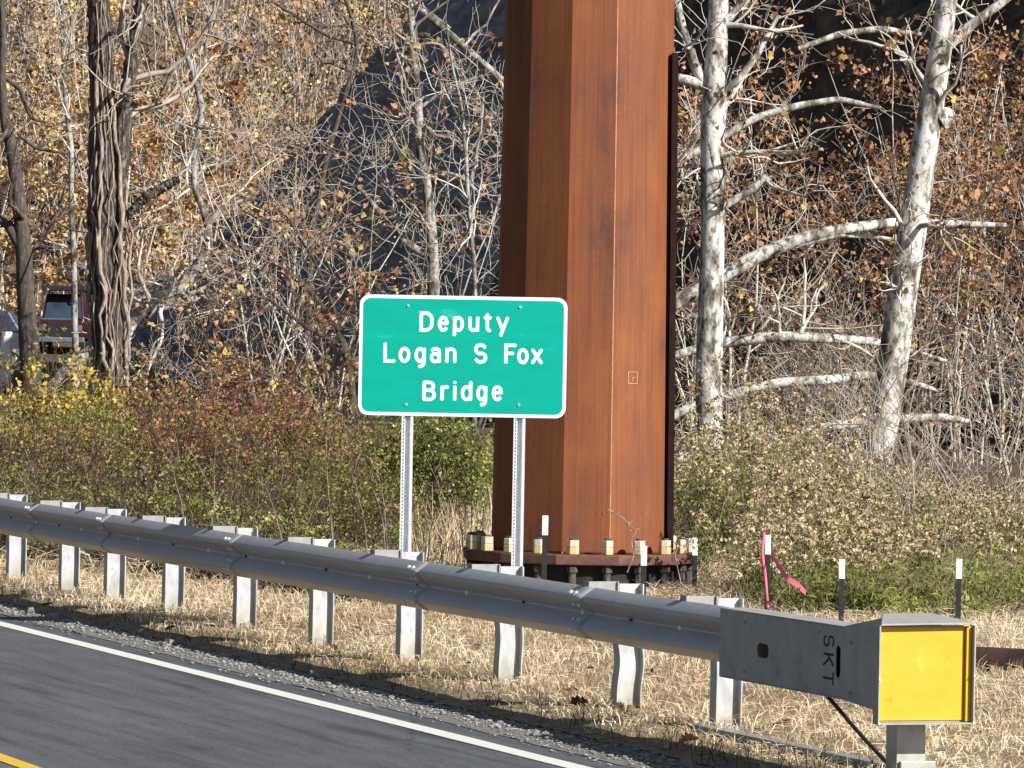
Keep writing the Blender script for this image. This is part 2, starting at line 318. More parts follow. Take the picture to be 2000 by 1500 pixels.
# ------------------------------------------------------------------ setting: ground, road, hills
def grid(xs, ys, zf, name, mat, kind='structure', smooth=True):
    X, Y = np.meshgrid(xs, ys); Z = zf(X, Y); V = np.stack([X, Y, Z], -1).reshape(-1, 3); nx, ny = len(xs), len(ys)
    i = (np.arange(ny - 1)[:, None] * nx + np.arange(nx - 1)[None]).reshape(-1)
    o = qmesh(name, V, np.stack([i, i + 1, i + nx + 1, i + nx], -1), mat, smooth=smooth); o['kind'] = kind; return o
def ss(a, b, x): t = np.clip((x - a) / (b - a), 0, 1); return t * t * (3 - 2 * t)
def ground_z(X, Y):
    z = -.02 + 0 * X
    z = z + ss(150, 235, Y) * 3.0 + np.maximum(0, Y - 222) * .55 * ss(222, 232, Y) + (fnoise(X / 9, Y / 9, 5) - .5) * 4.0 * ss(228, 245, Y)
    return z
xs = np.concatenate([np.arange(-400, -60, 20), np.arange(-60, 60, 2.0), np.arange(60, 401, 20)])
ys = np.concatenate([np.arange(-120, 20, 10), np.arange(20, 150, 5), np.arange(150, 300, 2.5), np.arange(300, 600, 20)])
grid(xs, ys, ground_z, 'ground', M_litter)
# sunlit far hillside laid 5 cm over the litter
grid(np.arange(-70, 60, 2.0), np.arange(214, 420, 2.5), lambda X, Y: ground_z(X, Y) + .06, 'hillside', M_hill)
def strip(name, q0, q1, z, mat, t0=-60, t1=70, n=40, wob0=0, wob1=0, seed=0, curve=0):
    ts = np.linspace(t0, t1, n); V = []
    for i, t in enumerate(ts):
        w0 = wob0 * (fnoise(np.array([t * 1.7]), np.array([seed + .5]), seed)[0] - .5); w1 = wob1 * (fnoise(np.array([t * 1.7]), np.array([seed + 9.5]), seed)[0] - .5)
        c = -max(0, t - 22) ** 2 * .004
        V += [RF(t, q0 + w0 + c, z), RF(t, q1 + w1 + c, z)]
    i = np.arange(n - 1) * 2
    o = qmesh(name, V, np.stack([i, i + 1, i + 3, i + 2], -1), mat); o['kind'] = 'structure'; return o
road = strip('road', -6.2, .3, .004, M_asphalt, n=60)
strip('road_edge_line', -.07, .07, .008, M_line, n=220, wob0=.012, wob1=.012, seed=3)
strip('road_centre_line', -2.93, -2.82, .008, M_yline, n=120, wob0=.01, wob1=.01, seed=5)
gravel = strip('gravel_shoulder', .3, 1.0, .0075, M_gravel, n=300, wob0=.12, wob1=.2, seed=8)
# dry verge with soft bumps
def verge_z(X, Y): return .0 + (fnoise(X * 1.3, Y * 1.3, 21) - .3) * .05
ts = np.arange(-12, 34, .25); qs = np.arange(.72, 14, .25); V = []
for t in ts:
    for q in qs:
        x, y, _ = RF(t, q); V.append((x, y, float(.016 + ss(.72, 1.1, np.array(q)) * (.01 + .05 * fnoise(np.array([x * 1.3]), np.array([y * 1.3]), 21)[0]))))
nq = len(qs); ii = (np.arange(len(ts) - 1)[:, None] * nq + np.arange(nq - 1)[None]).reshape(-1)
verge = qmesh('grass_verge', V, np.stack([ii, ii + 1, ii + nq + 1, ii + nq], -1), M_soil, smooth=True); verge['kind'] = 'structure'
# pale track across the valley floor
tp = [G(-200, 842), G(100, 800), G(300, 780), G(420, 795), G(620, 815), G(900, 830)]
tp2, tr = resample(tp, [2.2] * 6, 50); V = []
for i, p in enumerate(tp2):
    w = 5.0; V += [(p[0], p[1] - w, .012), (p[0], p[1] + w, .016)]
i = np.arange(49) * 2; qmesh('gravel_track', V, np.stack([i, i + 1, i + 3, i + 2], -1), M_track)['kind'] = 'structure'
# shaded rock flank running away from the right to the left
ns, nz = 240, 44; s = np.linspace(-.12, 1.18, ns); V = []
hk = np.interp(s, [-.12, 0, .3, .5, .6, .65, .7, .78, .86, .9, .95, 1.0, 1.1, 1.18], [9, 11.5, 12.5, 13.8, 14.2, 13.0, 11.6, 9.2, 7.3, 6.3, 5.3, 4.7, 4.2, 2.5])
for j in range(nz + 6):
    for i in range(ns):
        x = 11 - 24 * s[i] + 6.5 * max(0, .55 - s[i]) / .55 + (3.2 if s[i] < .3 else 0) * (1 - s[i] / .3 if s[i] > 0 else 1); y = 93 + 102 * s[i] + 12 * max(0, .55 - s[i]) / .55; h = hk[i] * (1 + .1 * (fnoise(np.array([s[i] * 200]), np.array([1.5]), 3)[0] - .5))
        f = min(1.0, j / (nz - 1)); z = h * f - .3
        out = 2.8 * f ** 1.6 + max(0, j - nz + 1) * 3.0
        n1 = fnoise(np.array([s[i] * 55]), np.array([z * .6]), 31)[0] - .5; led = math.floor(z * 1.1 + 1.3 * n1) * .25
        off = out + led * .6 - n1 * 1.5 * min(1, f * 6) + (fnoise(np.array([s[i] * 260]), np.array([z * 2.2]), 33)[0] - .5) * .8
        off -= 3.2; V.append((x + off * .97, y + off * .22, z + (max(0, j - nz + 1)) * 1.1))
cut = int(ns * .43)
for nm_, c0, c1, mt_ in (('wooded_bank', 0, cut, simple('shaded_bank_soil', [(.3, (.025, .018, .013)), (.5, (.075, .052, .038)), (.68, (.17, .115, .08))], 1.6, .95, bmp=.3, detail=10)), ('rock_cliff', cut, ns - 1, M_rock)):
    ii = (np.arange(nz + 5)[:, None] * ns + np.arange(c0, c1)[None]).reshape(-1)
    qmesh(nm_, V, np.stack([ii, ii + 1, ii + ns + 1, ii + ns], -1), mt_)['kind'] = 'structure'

# ------------------------------------------------------------------ guardrail
def rail_at(u, q, z):       # t at which the road-frame line (q,z) is seen at column u
    lo, hi = -8.0, 40.0
    for _ in range(50):
        mid = (lo + hi) / 2; p = np.array(RF(mid, q, z)) - np.array([0, 0, CAM_H]); c = CMn.T @ p; uu = 1000 + FPX * c[0] / -c[2]
        if uu > u: lo = mid
        else: hi = mid
    return mid
RQ = 1.29                    # back of the rail
T_end = rail_at(1437, RQ - .04, .63)
rail = empty('guardrail', RF(10, RQ, 0), 'long galvanised roadside guardrail on steel posts ending in a yellow faced terminal', 'guardrail')
prof = [(.0, .156), (-.004, .155), (-.074, .103), (-.081, .096), (-.083, .087), (-.081, .078), (-.074, .069), (-.009, .009), (-.004, .004), (-.003, 0)]
prof = prof + [(a, -b) for a, b in prof[-2::-1]]
post_u = [30, 133, 222, 336, 476, 625, 797, 990, 1222, 1415]
PQ = RQ + .2 + .078
post_t = [rail_at(u, PQ - .01, .3) for u in post_u]
spl = sorted([T_end - .15, rail_at(1130, RQ - .04, .63), rail_at(812, RQ - .04, .63), rail_at(452, RQ - .04, .63), rail_at(200, RQ - .04, .63), rail_at(60, RQ - .04, .63), 24, 28])
def rail_q(t): return -max(0, t - 20) ** 2 * .004
panels = []
for a, b in zip(spl[:-1], spl[1:]):
    tt = np.arange(a - .16, b + .001, .12); V = []; th = .0028
    for side in (0, 1):
        for t in tt:
            k = ss(a + .16, a + .14, np.array(t)) * .004 if t < a + .17 else 0
            w = (vnoise(np.array([t * .8]), np.array([.5]), 4)[0] - .5) * .012
            for d, z in prof: V.append(RF(t, RQ + d + side * th - (k if True else 0) + rail_q(t), .631 + z + w))
    n = len(prof); m = len(tt); F = []
    for i in range(m - 1):
        for j in range(n - 1):
            F.append([i * n + j, (i + 1) * n + j, (i + 1) * n + j + 1, i * n + j + 1]); o_ = m * n
            F.append([o_ + i * n + j + 1, o_ + (i + 1) * n + j + 1, o_ + (i + 1) * n + j, o_ + i * n + j])
        for j in (0, n - 1):
            F.append([i * n + j, i * n + j + m * n, (i + 1) * n + j + m * n, (i + 1) * n + j])
    for i in (0, m - 1):
        for j in range(n - 1): F.append([i * n + j, i * n + j + 1, i * n + j + 1 + m * n, i * n + j + m * n])
    pn = qmesh('rail_panel', V, F, M_rail, rail, smooth=False); panels.append((a, b, pn))
def panel_for(t):
    for a, b, p in panels:
        if a - .2 <= t <= b: return p
    return panels[0][2]
nrm = (-N2[0], -N2[1], 0)
for t in post_t + [23.2]:
    bm = bmesh.new(); prism(bm, RF(t, RQ - .004 + rail_q(t), .631), nrm, .021, .014, 8, .015); bmo('rail_bolt', bm, M_bolt, panel_for(t))
for t in spl[1:6]:
    for dt, z in ((.0, .115), (.09, .115), (0, -.1), (.09, -.1), (0.0, .045), (.09, .045), (0, -.045), (.09, -.045)):
        bm = bmesh.new(); d = -.068 if abs(z) > .08 else -.048; ax = (nrm[0], nrm[1], 1.4 * (1 if z > 0 else -1) * (1 if abs(z) > .08 else -1))
        prism(bm, RF(t - .05 + dt, RQ + d - .006, .631 + z), ax, .014, .012, 6, .011); bmo('splice_bolt', bm, M_bolt, panel_for(t))
for t in [(post_t[i] + post_t[i + 1]) / 2 for i in range(9)]:
    bm = bmesh.new(); rbox(bm, t - .022, t + .022, RQ - .0095, RQ - .006, .622, .64); bmo('bolt_slot', bm, M_dark, panel_for(t))
def hpost(bm, t, q, ztop, wave=0, zb=-.3, dep=.158, wid=.105, fl=.008):
    zs = np.linspace(zb, ztop, 26)
    sh = lambda z: wave * (math.sin((z - .2) * 13) * math.exp(-((z - .36) / .22) ** 2))
    def piece(t0, t1, q0, q1):
        rings = []
        for z in zs:
            s_ = sh(z); rings.append([bm.verts.new(RF(tt, qq + s_, z)) for tt, qq in ((t0, q0), (t1, q0), (t1, q1), (t0, q1))])
        for a, b in zip(rings[:-1], rings[1:]):
            for k in range(4): bm.faces.new([a[k], a[(k + 1) % 4], b[(k + 1) % 4], b[k]])
        bm.faces.new(rings[0][::-1]); bm.faces.new(rings[-1])
    piece(t - wid / 2, t + wid / 2, q - dep / 2, q - dep / 2 + fl)
    piece(t - wid / 2, t + wid / 2, q + dep / 2 - fl, q + dep / 2)
    piece(t - .004, t + .004, q - dep / 2 + fl, q + dep / 2 - fl)
for k, t in enumerate(post_t + [22.8, 24.7]):
    w = {8: .014, 7: .007}.get(k, .0015); dq = rail_q(t); bm = bmesh.new(); hpost(bm, t, PQ + dq, .80, w)
    p = bmo('post', bm, M_post, rail)
    if k == 8: p['label'] = 'post with a buckled web'
    bm = bmesh.new()
    q0, q1 = RQ + .006 + dq, PQ - .078 + dq                            # channel shaped blockout
    rbox(bm, t - .05, t + .05, q0, q0 + .008, .475, .815); rbox(bm, t - .05, t + .05, q1 - .01, q1 - .002, .475, .815); rbox(bm, t - .004 - .03, t + .004 - .03, q0 + .008, q1 - .01, .475, .815)
    bmo('blockout', bm, M_block, rail)
# terminal head
def HT(tau): return T_end - tau            # distance towards the camera from where the head starts
rc = RQ - .04; hw = .095
tau_f = T_end - rail_at(1722, rc - .25, .6); tau_n = T_end - rail_at(1646, rc - hw, .6)
head = None
def side_plate(pts, holes, q, name, parent, mat):
    bm = bmesh.new()
    for loop in [pts] + holes:
        vs = [bm.verts.new(RF(HT(a), q, z)) for a, z in loop]
        for i in range(len(vs)): bm.edges.new((vs[i], vs[(i + 1) % len(vs)]))
    bmesh.ops.triangle_fill(bm, edges=bm.edges[:], use_beauty=True)
    return bm
def rslot(cx, cz, w, h, n=5):
    r = min(w, h) / 2 * .95; L = []
    for (sx, sz, a0) in ((1, 1, 0), (-1, 1, 90), (-1, -1, 180), (1, -1, 270)):
        for i in range(n):
            a = R(a0 + 90 * i / (n - 1)); L.append((cx + sx * (w / 2 - r) + r * math.cos(a), cz + sz * (h / 2 - r) + r * math.sin(a)))
    return L
zt, zb = .79, .425
def tau_u(u, q=rc - hw, z=.6): return T_end - rail_at(u, q, z)
sl1 = rslot(tau_u(1490), .60, .165, .078, 5); sl2 = rslot(tau_u(1640) - .02, .60, .045, .165, 5)
xn = tau_n
bm = side_plate([(0, zt), (xn, zt), (xn, zb), (0, zb)], [sl1, rslot(tau_u(1637), .61, .06, .17, 5)], rc - hw, 'x', None, None)
geo = bmesh.ops.duplicate(bm, geom=bm.verts[:] + bm.edges[:] + bm.faces[:])
for v_ in [g for g in geo['geom'] if isinstance(g, bmesh.types.BMVert)]: v_.co += Vector((N2[0], N2[1], 0)) * .006
rbox(bm, HT(xn), HT(0), rc - hw, rc + hw, zt + .002, zt + .008)           # top plate
rbox(bm, HT(xn), HT(0), rc - hw, rc + hw, zb - .008, zb - .002)
rbox(bm, HT(xn), HT(0), rc + hw - .006, rc + hw, zb, zt)
head = bmo('terminal_head', bm, M_head, rail)
# flare from throat to face box
fb, ft = .362, .85; fh = .256; tb = tau_f - .24
bm = bmesh.new()
hexa(bm, [RF(HT(xn + .002), rc - hw, zb - .008), RF(HT(xn + .002), rc + hw, zb - .008), RF(HT(tb), rc + .13, fb + .03), RF(HT(tb), rc - .13, fb + .03),
          RF(HT(xn + .002), rc - hw, zt + .008), RF(HT(xn + .002), rc + hw, zt + .008), RF(HT(tb), rc + .13, ft + .03), RF(HT(tb), rc - .13, ft + .03)])
# face back plate
hexa(bm, [RF(HT(tb), rc - .128, fb + .032), RF(HT(tb), rc + .128, fb + .032), RF(HT(tau_f - .07), rc + .15, fb + .02), RF(HT(tau_f - .07), rc - .15, fb + .02),
          RF(HT(tb), rc - .128, ft - .003), RF(HT(tb), rc + .128, ft - .003), RF(HT(tau_f - .07), rc + .15, ft - .005), RF(HT(tau_f - .07), rc - .15, ft - .005)])
bmo('flared_throat', bm, M_head, head)
for z in (fb + .004, .60, ft - .035):
    bm = bmesh.new(); a_ = [(tb + .02, -.13), (tau_f - .072, -fh + .01), (tau_f - .072, fh - .01), (tb + .02, .13)]
    hexa(bm, [RF(HT(a), rc + q, z) for a, q in a_] + [RF(HT(a), rc + q, z + .022) for a, q in a_]); bmo('gusset_plate', bm, M_hedge, head)
# sloping cap over the face box
bm = bmesh.new(); a_ = [(tb - .02, -.135), (tau_f, -fh), (tau_f, fh), (tb - .02, .135)]
zc_ = [.04, 0, .008, .04]; hexa(bm, [RF(HT(a), rc + q, ft + .002 + k_) for (a, q), k_ in zip(a_, zc_)] + [RF(HT(a), rc + q, ft + .010 + k_) for (a, q), k_ in zip(a_, zc_)]); bmo('cap_plate', bm, M_hedge, head)
bm = bmesh.new(); rbox(bm, HT(tau_f - .06), HT(tau_f - .07), rc - fh, rc + fh, fb, ft); bmo('impact_plate', bm, M_head, head)
bm = bmesh.new()
rbox(bm, HT(tau_f), HT(tau_f - .07), rc - fh - .009, rc - fh - .001, fb - .008, ft + .001); rbox(bm, HT(tau_f), HT(tau_f - .07), rc + fh + .001, rc + fh + .009, fb - .008, ft + .001)
rbox(bm, HT(tau_f), HT(tau_f - .07), rc - fh, rc + fh, fb - .009, fb - .001)
bmo('face_frame', bm, M_hedge, head)
bm = bmesh.new(); rbox(bm, HT(tau_f - .052), HT(tau_f - .058), rc - fh + .008, rc + fh - .03, fb + .008, ft - .008); bmo('reflective_sheet', bm, M_yellow, head, bevel=.002)
bm = bmesh.new(); rbox(bm, HT(tau_f - .03), HT(tau_f - .058), rc + fh - .028, rc + fh - .002, fb + .004, ft - .004); bmo('sheet_return', bm, M_yellow, head)
for q_, z_ in ((-fh - .004, .58), (fh + .004, .6), (-fh - .004, .36), (fh + .004, .36)):
    bm = bmesh.new(); prism(bm, RF(HT(tau_f + .001), rc + q_, z_), (-A2[0], -A2[1], 0), .006, .004, 8); bmo('rivet', bm, M_bolt, head)
for u_, z_ in ((1455, .74), (1455, .47), (1600, .75), (1665, .72), (1665, .46)):
    bm = bmesh.new(); prism(bm, RF(HT(tau_u(u_)), rc - hw - (.001 if u_ < 1640 else .012), z_), nrm, .009, .008, 6); bmo('head_bolt', bm, M_hedge, head)

# ---- stroke lettering
def arc(cx, cy, rx, ry, a0, a1, n=14): return [(cx + rx * math.cos(R(a0 + (a1 - a0) * i / n)), cy + ry * math.sin(R(a0 + (a1 - a0) * i / n))) for i in range(n + 1)]
X_ = .74
GL = {
 'D': [('c', [(0, 0), (0, 1)] + [(.22, 1)] + arc(.22, .62, .34, .38, 80, 10, 7) + arc(.22, .38, .34, .38, -10, -80, 7) + [(.22, 0)])],
 'e': [('o', [(.03, .40), (.49, .40)]), ('o', arc(.25, .37, .25, .37, 5, 318, 22))],
 'p': [('o', [(0, X_), (0, -.28)]), ('c', arc(.24, .37, .24, .37, 0, 345, 22))],
 'u': [('o', [(0, X_), (0, .24)] + arc(.23, .24, .23, .24, 190, 350, 10)), ('o', [(.47, X_), (.47, 0)])],
 't': [('o', [(.17, .94), (.17, .2)] + arc(.33, .2, .16, .2, 190, 275, 8)), ('o', [(0, X_), (.38, X_)])],
 'y': [('o', [(0, X_), (.27, .06)]), ('o', [(.54, X_), (.17, -.28)])],
 'L': [('o', [(0, 1), (0, 0), (.5, 0)])],
 'o': [('c', arc(.25, .37, .25, .37, 0, 345, 23))],
 'g': [('c', arc(.24, .37, .24, .37, 0, 345, 22)), ('o', [(.49, X_), (.49, .0)] + arc(.25, -.03, .24, .27, -8, -100, 8))],
 'a': [('o', [(.03, .66)] + arc(.24, .58, .21, .17, 140, 10, 9) + [(.46, 0)]), ('c', arc(.22, .225, .22, .235, 0, 345, 20))],
 'n': [('o', [(0, X_), (0, 0)]), ('o', [(0, .48)] + arc(.24, .5, .23, .24, 170, 8, 10) + [(.47, 0)])],
 'S': [('o', arc(.25, .74, .25, .26, 25, 262, 14) + arc(.26, .26, .26, .26, 80, -155, 14))],
 'F': [('o', [(0, 0), (0, 1), (.5, 1)]), ('o', [(0, .53), (.38, .53)])],
 'x': [('o', [(0, X_), (.46, 0)]), ('o', [(.46, X_), (0, 0)])],
 'B': [('o', [(0, 0), (0, 1)]), ('o', [(0, 1), (.24, 1)] + arc(.24, .77, .23, .23, 75, -75, 10) + [(.24, .54), (0, .54)]), ('o', [(0, .54), (.26, .54)] + arc(.26, .27, .26, .27, 75, -75, 10) + [(.26, 0), (0, 0)])],
 'r': [('o', [(0, X_), (0, 0)]), ('o', [(0, .45)] + arc(.22, .5, .22, .24, 165, 75, 8) + [(.36, .72)])],
 'i': [('o', [(0, X_), (0, 0)]), ('o', [(0, .98), (0, 1.0)])],
 'd': [('c', arc(.24, .37, .24, .37, 0, 345, 22)), ('o', [(.48, 1), (.48, 0)])],
 'K': [('o', [(0, 1), (0, 0)]), ('o', [(.55, 1), (.03, .42)]), ('o', [(.2, .58), (.58, 0)])],
 'T': [('o', [(0, 1), (.6, 1)]), ('o', [(.3, .97), (.3, 0)])],
}
def stroke(bm, pts, w, closed, put, lev, cap=True):
    P2 = [np.array(p, float) for p in pts]; n = len(P2); Lf, Rt = [], []
    for i in range(n):
        a = P2[i - 1] if (i > 0 or closed) else None; b = P2[(i + 1) % n] if (i < n - 1 or closed) else None
        d1 = (P2[i] - a) if a is not None else None; d2 = (b - P2[i]) if b is not None else None
        d1 = d1 / np.linalg.norm(d1) if d1 is not None else None; d2 = d2 / np.linalg.norm(d2) if d2 is not None else None
        if d1 is None: d1 = d2
        if d2 is None: d2 = d1
        m = d1 + d2; m = m / np.linalg.norm(m); nn = np.array([-m[1], m[0]]); k = 1 / max(.5, float(np.dot(nn, [-d1[1], d1[0]])))
        Lf.append(bm.verts.new(put(*(P2[i] + nn * w / 2 * k), lev))); Rt.append(bm.verts.new(put(*(P2[i] - nn * w / 2 * k), lev)))
    rngi = range(n if closed else n - 1)
    for i in rngi: j = (i + 1) % n; bm.faces.new([Rt[i], Rt[j], Lf[j], Lf[i]])
    if not closed and cap:
        for (i, s_, v1, v2) in ((0, -1, Lf[0], Rt[0]), (n - 1, 1, Rt[-1], Lf[-1])):
            d = (P2[1] - P2[0]) if i == 0 else (P2[-1] - P2[-2]); d = d / np.linalg.norm(d) * s_; e = np.array([-d[1], d[0]])
            mid = [bm.verts.new(put(*(P2[i] + d * w / 2 * .7 * math.sin(R(a)) - e * w / 2 * math.cos(R(a))), lev)) for a in (30, 60, 90, 120, 150)]
            # order from -e side to +e side
            first, last = (v2, v1) if i == n - 1 and False else (v1, v2)
            p1 = np.array(v1.co) ; pm = np.array(mid[0].co); p2 = np.array(v2.co)
            if np.linalg.norm(p1 - pm) > np.linalg.norm(p2 - pm): first, last = v2, v1
            bm.faces.new([first] + mid + [last])
def letter(ch, put, w):
    bm = bmesh.new()
    for lev, (k, pts) in enumerate(GL[ch]): stroke(bm, pts, w, k == 'c', put, lev)
    return bm
# cut letters on the head
for i, ch in enumerate('SKT'):
    t_c = tau_u(1617); z0 = .735 - i * .095
    def put(x, y, lev, t_c=t_c, z0=z0): # letter turned: its x runs down, its y runs away from the face
        return RF(HT(t_c + .055 * 1.0 - .11 + y * .13), rc - hw - .0015 - lev * .0007, z0 - x * .10)
    bmo('letter', letter(ch, put, .11), M_dark, head, keep_normals=True)
# first post, sleeve, strut, cable
t1 = T_end - tau_f + .30
q1 = rc + .16
bm = bmesh.new(); rbox(bm, t1 - .07, t1 + .07, rc - .06, rc + .10, -.3, fb - .012); p = bmo('end_post', bm, M_post, rail, bevel=.004)
bm = bmesh.new(); rbox(bm, t1 - .09, t1 + .09, rc - .045, rc + .15, -.3, .15); bmo('ground_sleeve', bm, M_post, rail, bevel=.004)
bm = bmesh.new(); t2 = post_t[-1]
rbox(bm, t1 + .1, t2 + .05, rc + .10, rc + .106, .0, .085); rbox(bm, t1 + .1, t2 + .05, rc + .107, rc + .19, .078, .085); bmo('ground_strut', bm, M_block, rail)
ca = RF(HT(tau_u(1575)), rc, .43); cb = RF(t1 + .1, rc + .03, .06)
pp, rr = resample([ca, ((ca[0] + cb[0]) / 2, (ca[1] + cb[1]) / 2, (ca[2] + cb[2]) / 2 - .01), cb], [.011] * 3, 12)
Vt, Ft = tubes(pp[None], rr[None], 8); qmesh('anchor_cable', Vt, Ft, M_black, rail, smooth=True)

# ------------------------------------------------------------------ green sign
SD = 37.6; s_ = FPX / SD
sc_ = P(904, 696, SD); SW, SH = 1.525, .885
sign = empty('road_sign', (sc_[0], SD, 0), 'green bridge name sign with white border on two perforated steel posts', 'sign')
def rrect(w, h, r, n=6):
    L = []
    for sx, sz, a0 in ((1, 1, 0), (-1, 1, 90), (-1, -1, 180), (1, -1, 270)):
        for i in range(n + 1): a = R(a0 + 90 * i / n); L.append((sx * (w / 2 - r) + r * math.cos(a), sz * (h / 2 - r) + r * math.sin(a)))
    return L
def plate(w, h, r, y0, y1, n=6):
    bm = bmesh.new(); L = rrect(w, h, r, n); A = [bm.verts.new((sc_[0] + x, SD + y0, sc_[2] + z)) for x, z in L]; B = [bm.verts.new((sc_[0] + x, SD + y1, sc_[2] + z)) for x, z in L]
    bm.faces.new(A); bm.faces.new(B)
    for i in range(len(L)): bm.faces.new([A[i], A[(i + 1) % len(L)], B[(i + 1) % len(L)], B[i]])
    return bm
bmo('sign_panel', plate(SW, SH, .075, 0, .004), M_white, sign)
bmo('green_field', plate(SW - .05, SH - .05, .055, -.0012, -.0002), M_green, sign)
Z6 = (690, 560, 4.651)
def glyph_row(chars, xs_, base0, base1, xa, xb):
    for ch, (x0, x1) in zip(chars, xs_):
        w = .165; sw = w * .15
        ax = (x0 / Z6[2] + Z6[0]); bx = x1 / Z6[2] + Z6[0]; by = (base0 + (base1 - base0) * ((x0 - xa) / max(1, xb - xa))) / Z6[2] + Z6[1]
        pts = [p for k, st in GL[ch] for p in st]; gx0 = min(p[0] for p in pts); gx1 = max(p[0] for p in pts)
        cap = .148; q0 = P(ax, by, SD); q1_ = P(bx, by, SD); W = q1_[0] - q0[0] - sw
        kx = W / (gx1 - gx0) if gx1 - gx0 > .05 else 1.0
        xo = q0[0] + sw / 2 - gx0 * kx; zo = q0[2] + sw / 2 * .6; ky = cap - sw * .9
        bm = bmesh.new()
        for lev, (k, st) in enumerate(GL[ch]):
            st2 = [(x * kx, y * ky) for x, y in st]
            stroke(bm, st2, sw, k == 'c', lambda x, y, l: (xo + x, SD - .0026 - l * .0006, zo + y), lev)
        o = bmo('letter', bm, M_white, sign, keep_normals=True)
glyph_row('Deputy', [(600, 727), (766, 866), (903, 1004), (1043, 1143), (1178, 1260), (1296, 1414)], 402, 408, 600, 1414)
glyph_row('LoganSFox', [(272, 388), (410, 518), (555, 657), (694, 796), (834, 936), (1095, 1216), (1370, 1485), (1487, 1592), (1612, 1722)], 682, 700, 272, 1722)
glyph_row('Bridge', [(626, 750), (790, 870), (905, 942), (975, 1080), (1116, 1216), (1257, 1357)], 1032, 1034, 626, 1357)
for u, v in ((797, 597), (1016, 600), (793, 790), (1013, 791)):
    p = P(u, v, SD); bm = bmesh.new(); prism(bm, (p[0], SD - .0015, p[2]), (0, -1, 0), .011, .008, 10, .007); bmo('sign_bolt', bm, M_alu, sign)
for u in (798, 1017):
    px = P(u, 700, SD)[0]; bm = bmesh.new()   # hat shaped channel, open towards the viewer
    seg = [(-.043, -.0), (-.022, -.0), (-.014, .034), (.014, .034), (.022, 0), (.043, 0)]
    for (a, b) in zip(seg[:-1], seg[1:]):
        d = Vector((b[0] - a[0], b[1] - a[1])).normalized(); nx, ny = -d.y * .003, d.x * .003
        c = [(px + a[0], SD + .006 + a[1]), (px + b[0], SD + .006 + b[1]), (px + b[0] + nx, SD + .006 + b[1] + ny), (px + a[0] + nx, SD + .006 + a[1] + ny)]
        hexa(bm, [(x, y, -.4) for x, y in c] + [(x, y, sc_[2] + .43) for x, y in c])
    po = bmo('sign_post', bm, M_signpost, sign); 
    bm = bmesh.new()
    for z in np.arange(.08, sc_[2] - SH / 2, .0254 * 1.0): wbox(bm, px - .029, px - .023, SD + .0035, SD + .0055, z, z + .011)
    h = bmo('post_hole', bm, M_dark, po); h['kind'] = 'stuff'
    bm = bmesh.new(); wbox(bm, px - .03, px - .0, SD - .006, SD + .002, .44, .458); prism(bm, (px - .015, SD - .004, .41), (0, -1, 0), .012, .01, 6); bmo('splice_bolt', bm, M_alu, po)

# ------------------------------------------------------------------ rusted steel column
PC = P(1134, 1000, 45.0); cx, cy = PC[0], 45.0
col = empty('steel_column', (cx, cy, 0), 'huge rust brown many sided steel column standing behind the green sign', 'column')
ph = R(18.0)
def ringpt(r, a, z): return (cx + r * math.sin(a), cy - r * math.cos(a), z)
def poly(r0, r1, z0, z1, n=12, nz_=1, name='shaft', mat=M_rust):
    bm = bmesh.new(); rings = []
    for j in range(nz_ + 1):
        f = j / nz_; rings.append([bm.verts.new(ringpt(r0 + (r1 - r0) * f, ph + i * 2 * math.pi / n, z0 + (z1 - z0) * f)) for i in range(n)])
    for a, b in zip(rings[:-1], rings[1:]):
        for i in range(n): bm.faces.new([a[i], a[(i + 1) % n], b[(i + 1) % n], b[i]])
    bm.faces.new(rings[0][::-1]); bm.faces.new(rings[-1]); return bm
ZP = .41
shaft = bmo('shaft', poly(.80, .70, ZP, 11), M_rust, col, bevel=.018)
for i, (r_, rr_) in {0: (.007, M_rust_edge), 11: (.005, M_rust_edge), 1: (.004, M_rust_edge), 10: (.003, M_rust_edge)}.items():
    a = ph + i * R(30); bm = bmesh.new(); p0 = Vector(ringpt(.794, a, ZP)); p1 = Vector(ringpt(.694, a, 11)); prism(bm, p0, p1 - p0, r_, (p1 - p0).length, 8); bmo('weld_seam', bm, M_rust_edge, col)
# near-black strip along the right flank
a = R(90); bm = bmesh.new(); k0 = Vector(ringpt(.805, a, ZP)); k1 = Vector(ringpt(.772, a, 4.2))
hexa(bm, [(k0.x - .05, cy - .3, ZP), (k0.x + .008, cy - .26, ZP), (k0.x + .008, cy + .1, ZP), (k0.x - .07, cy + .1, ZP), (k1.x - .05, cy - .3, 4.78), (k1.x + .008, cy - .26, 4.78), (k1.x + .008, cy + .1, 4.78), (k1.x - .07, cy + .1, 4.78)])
bmo('black_edge_strip', bm, simple('edge_strip_black', [(.3, (.012, .005, .004)), (.7, (.022, .01, .008))], 9, .9, spec=.1), col, bevel=.012)
# small square weld mark
wm = P(1236, 738, 44.26); bm = bmesh.new(); an = ph + R(15); tx = Vector((math.cos(an), math.sin(an), 0)); nx_ = Vector((math.sin(an), -math.cos(an), 0))
zc = wm[2]; r_in = (.80 - .1 * (zc - ZP) / (11 - ZP)) * math.cos(R(15)); cc = Vector((cx, cy, zc)) + nx_ * (r_in + .001)
off = (wm[0] - cc.x) / tx.x; cc += tx * off
for (x0, x1, z0, z1) in ((-.05, .05, .046, .053), (-.05, .05, -.053, -.046), (-.05, -.043, -.046, .046), (.043, .05, -.046, .046), (-.003, .003, -.03, .0), (-.003, .03, .0, .006)):
    pts = []
    for z in (z0, z1):
        for (x, d) in ((x0, 0), (x1, 0), (x1, .003), (x0, .003)): q = cc + tx * x + nx_ * d; pts.append((q.x, q.y, cc.z + z))
    hexa(bm, pts)
bmo('weld_mark', bm, M_rust_edge, col)
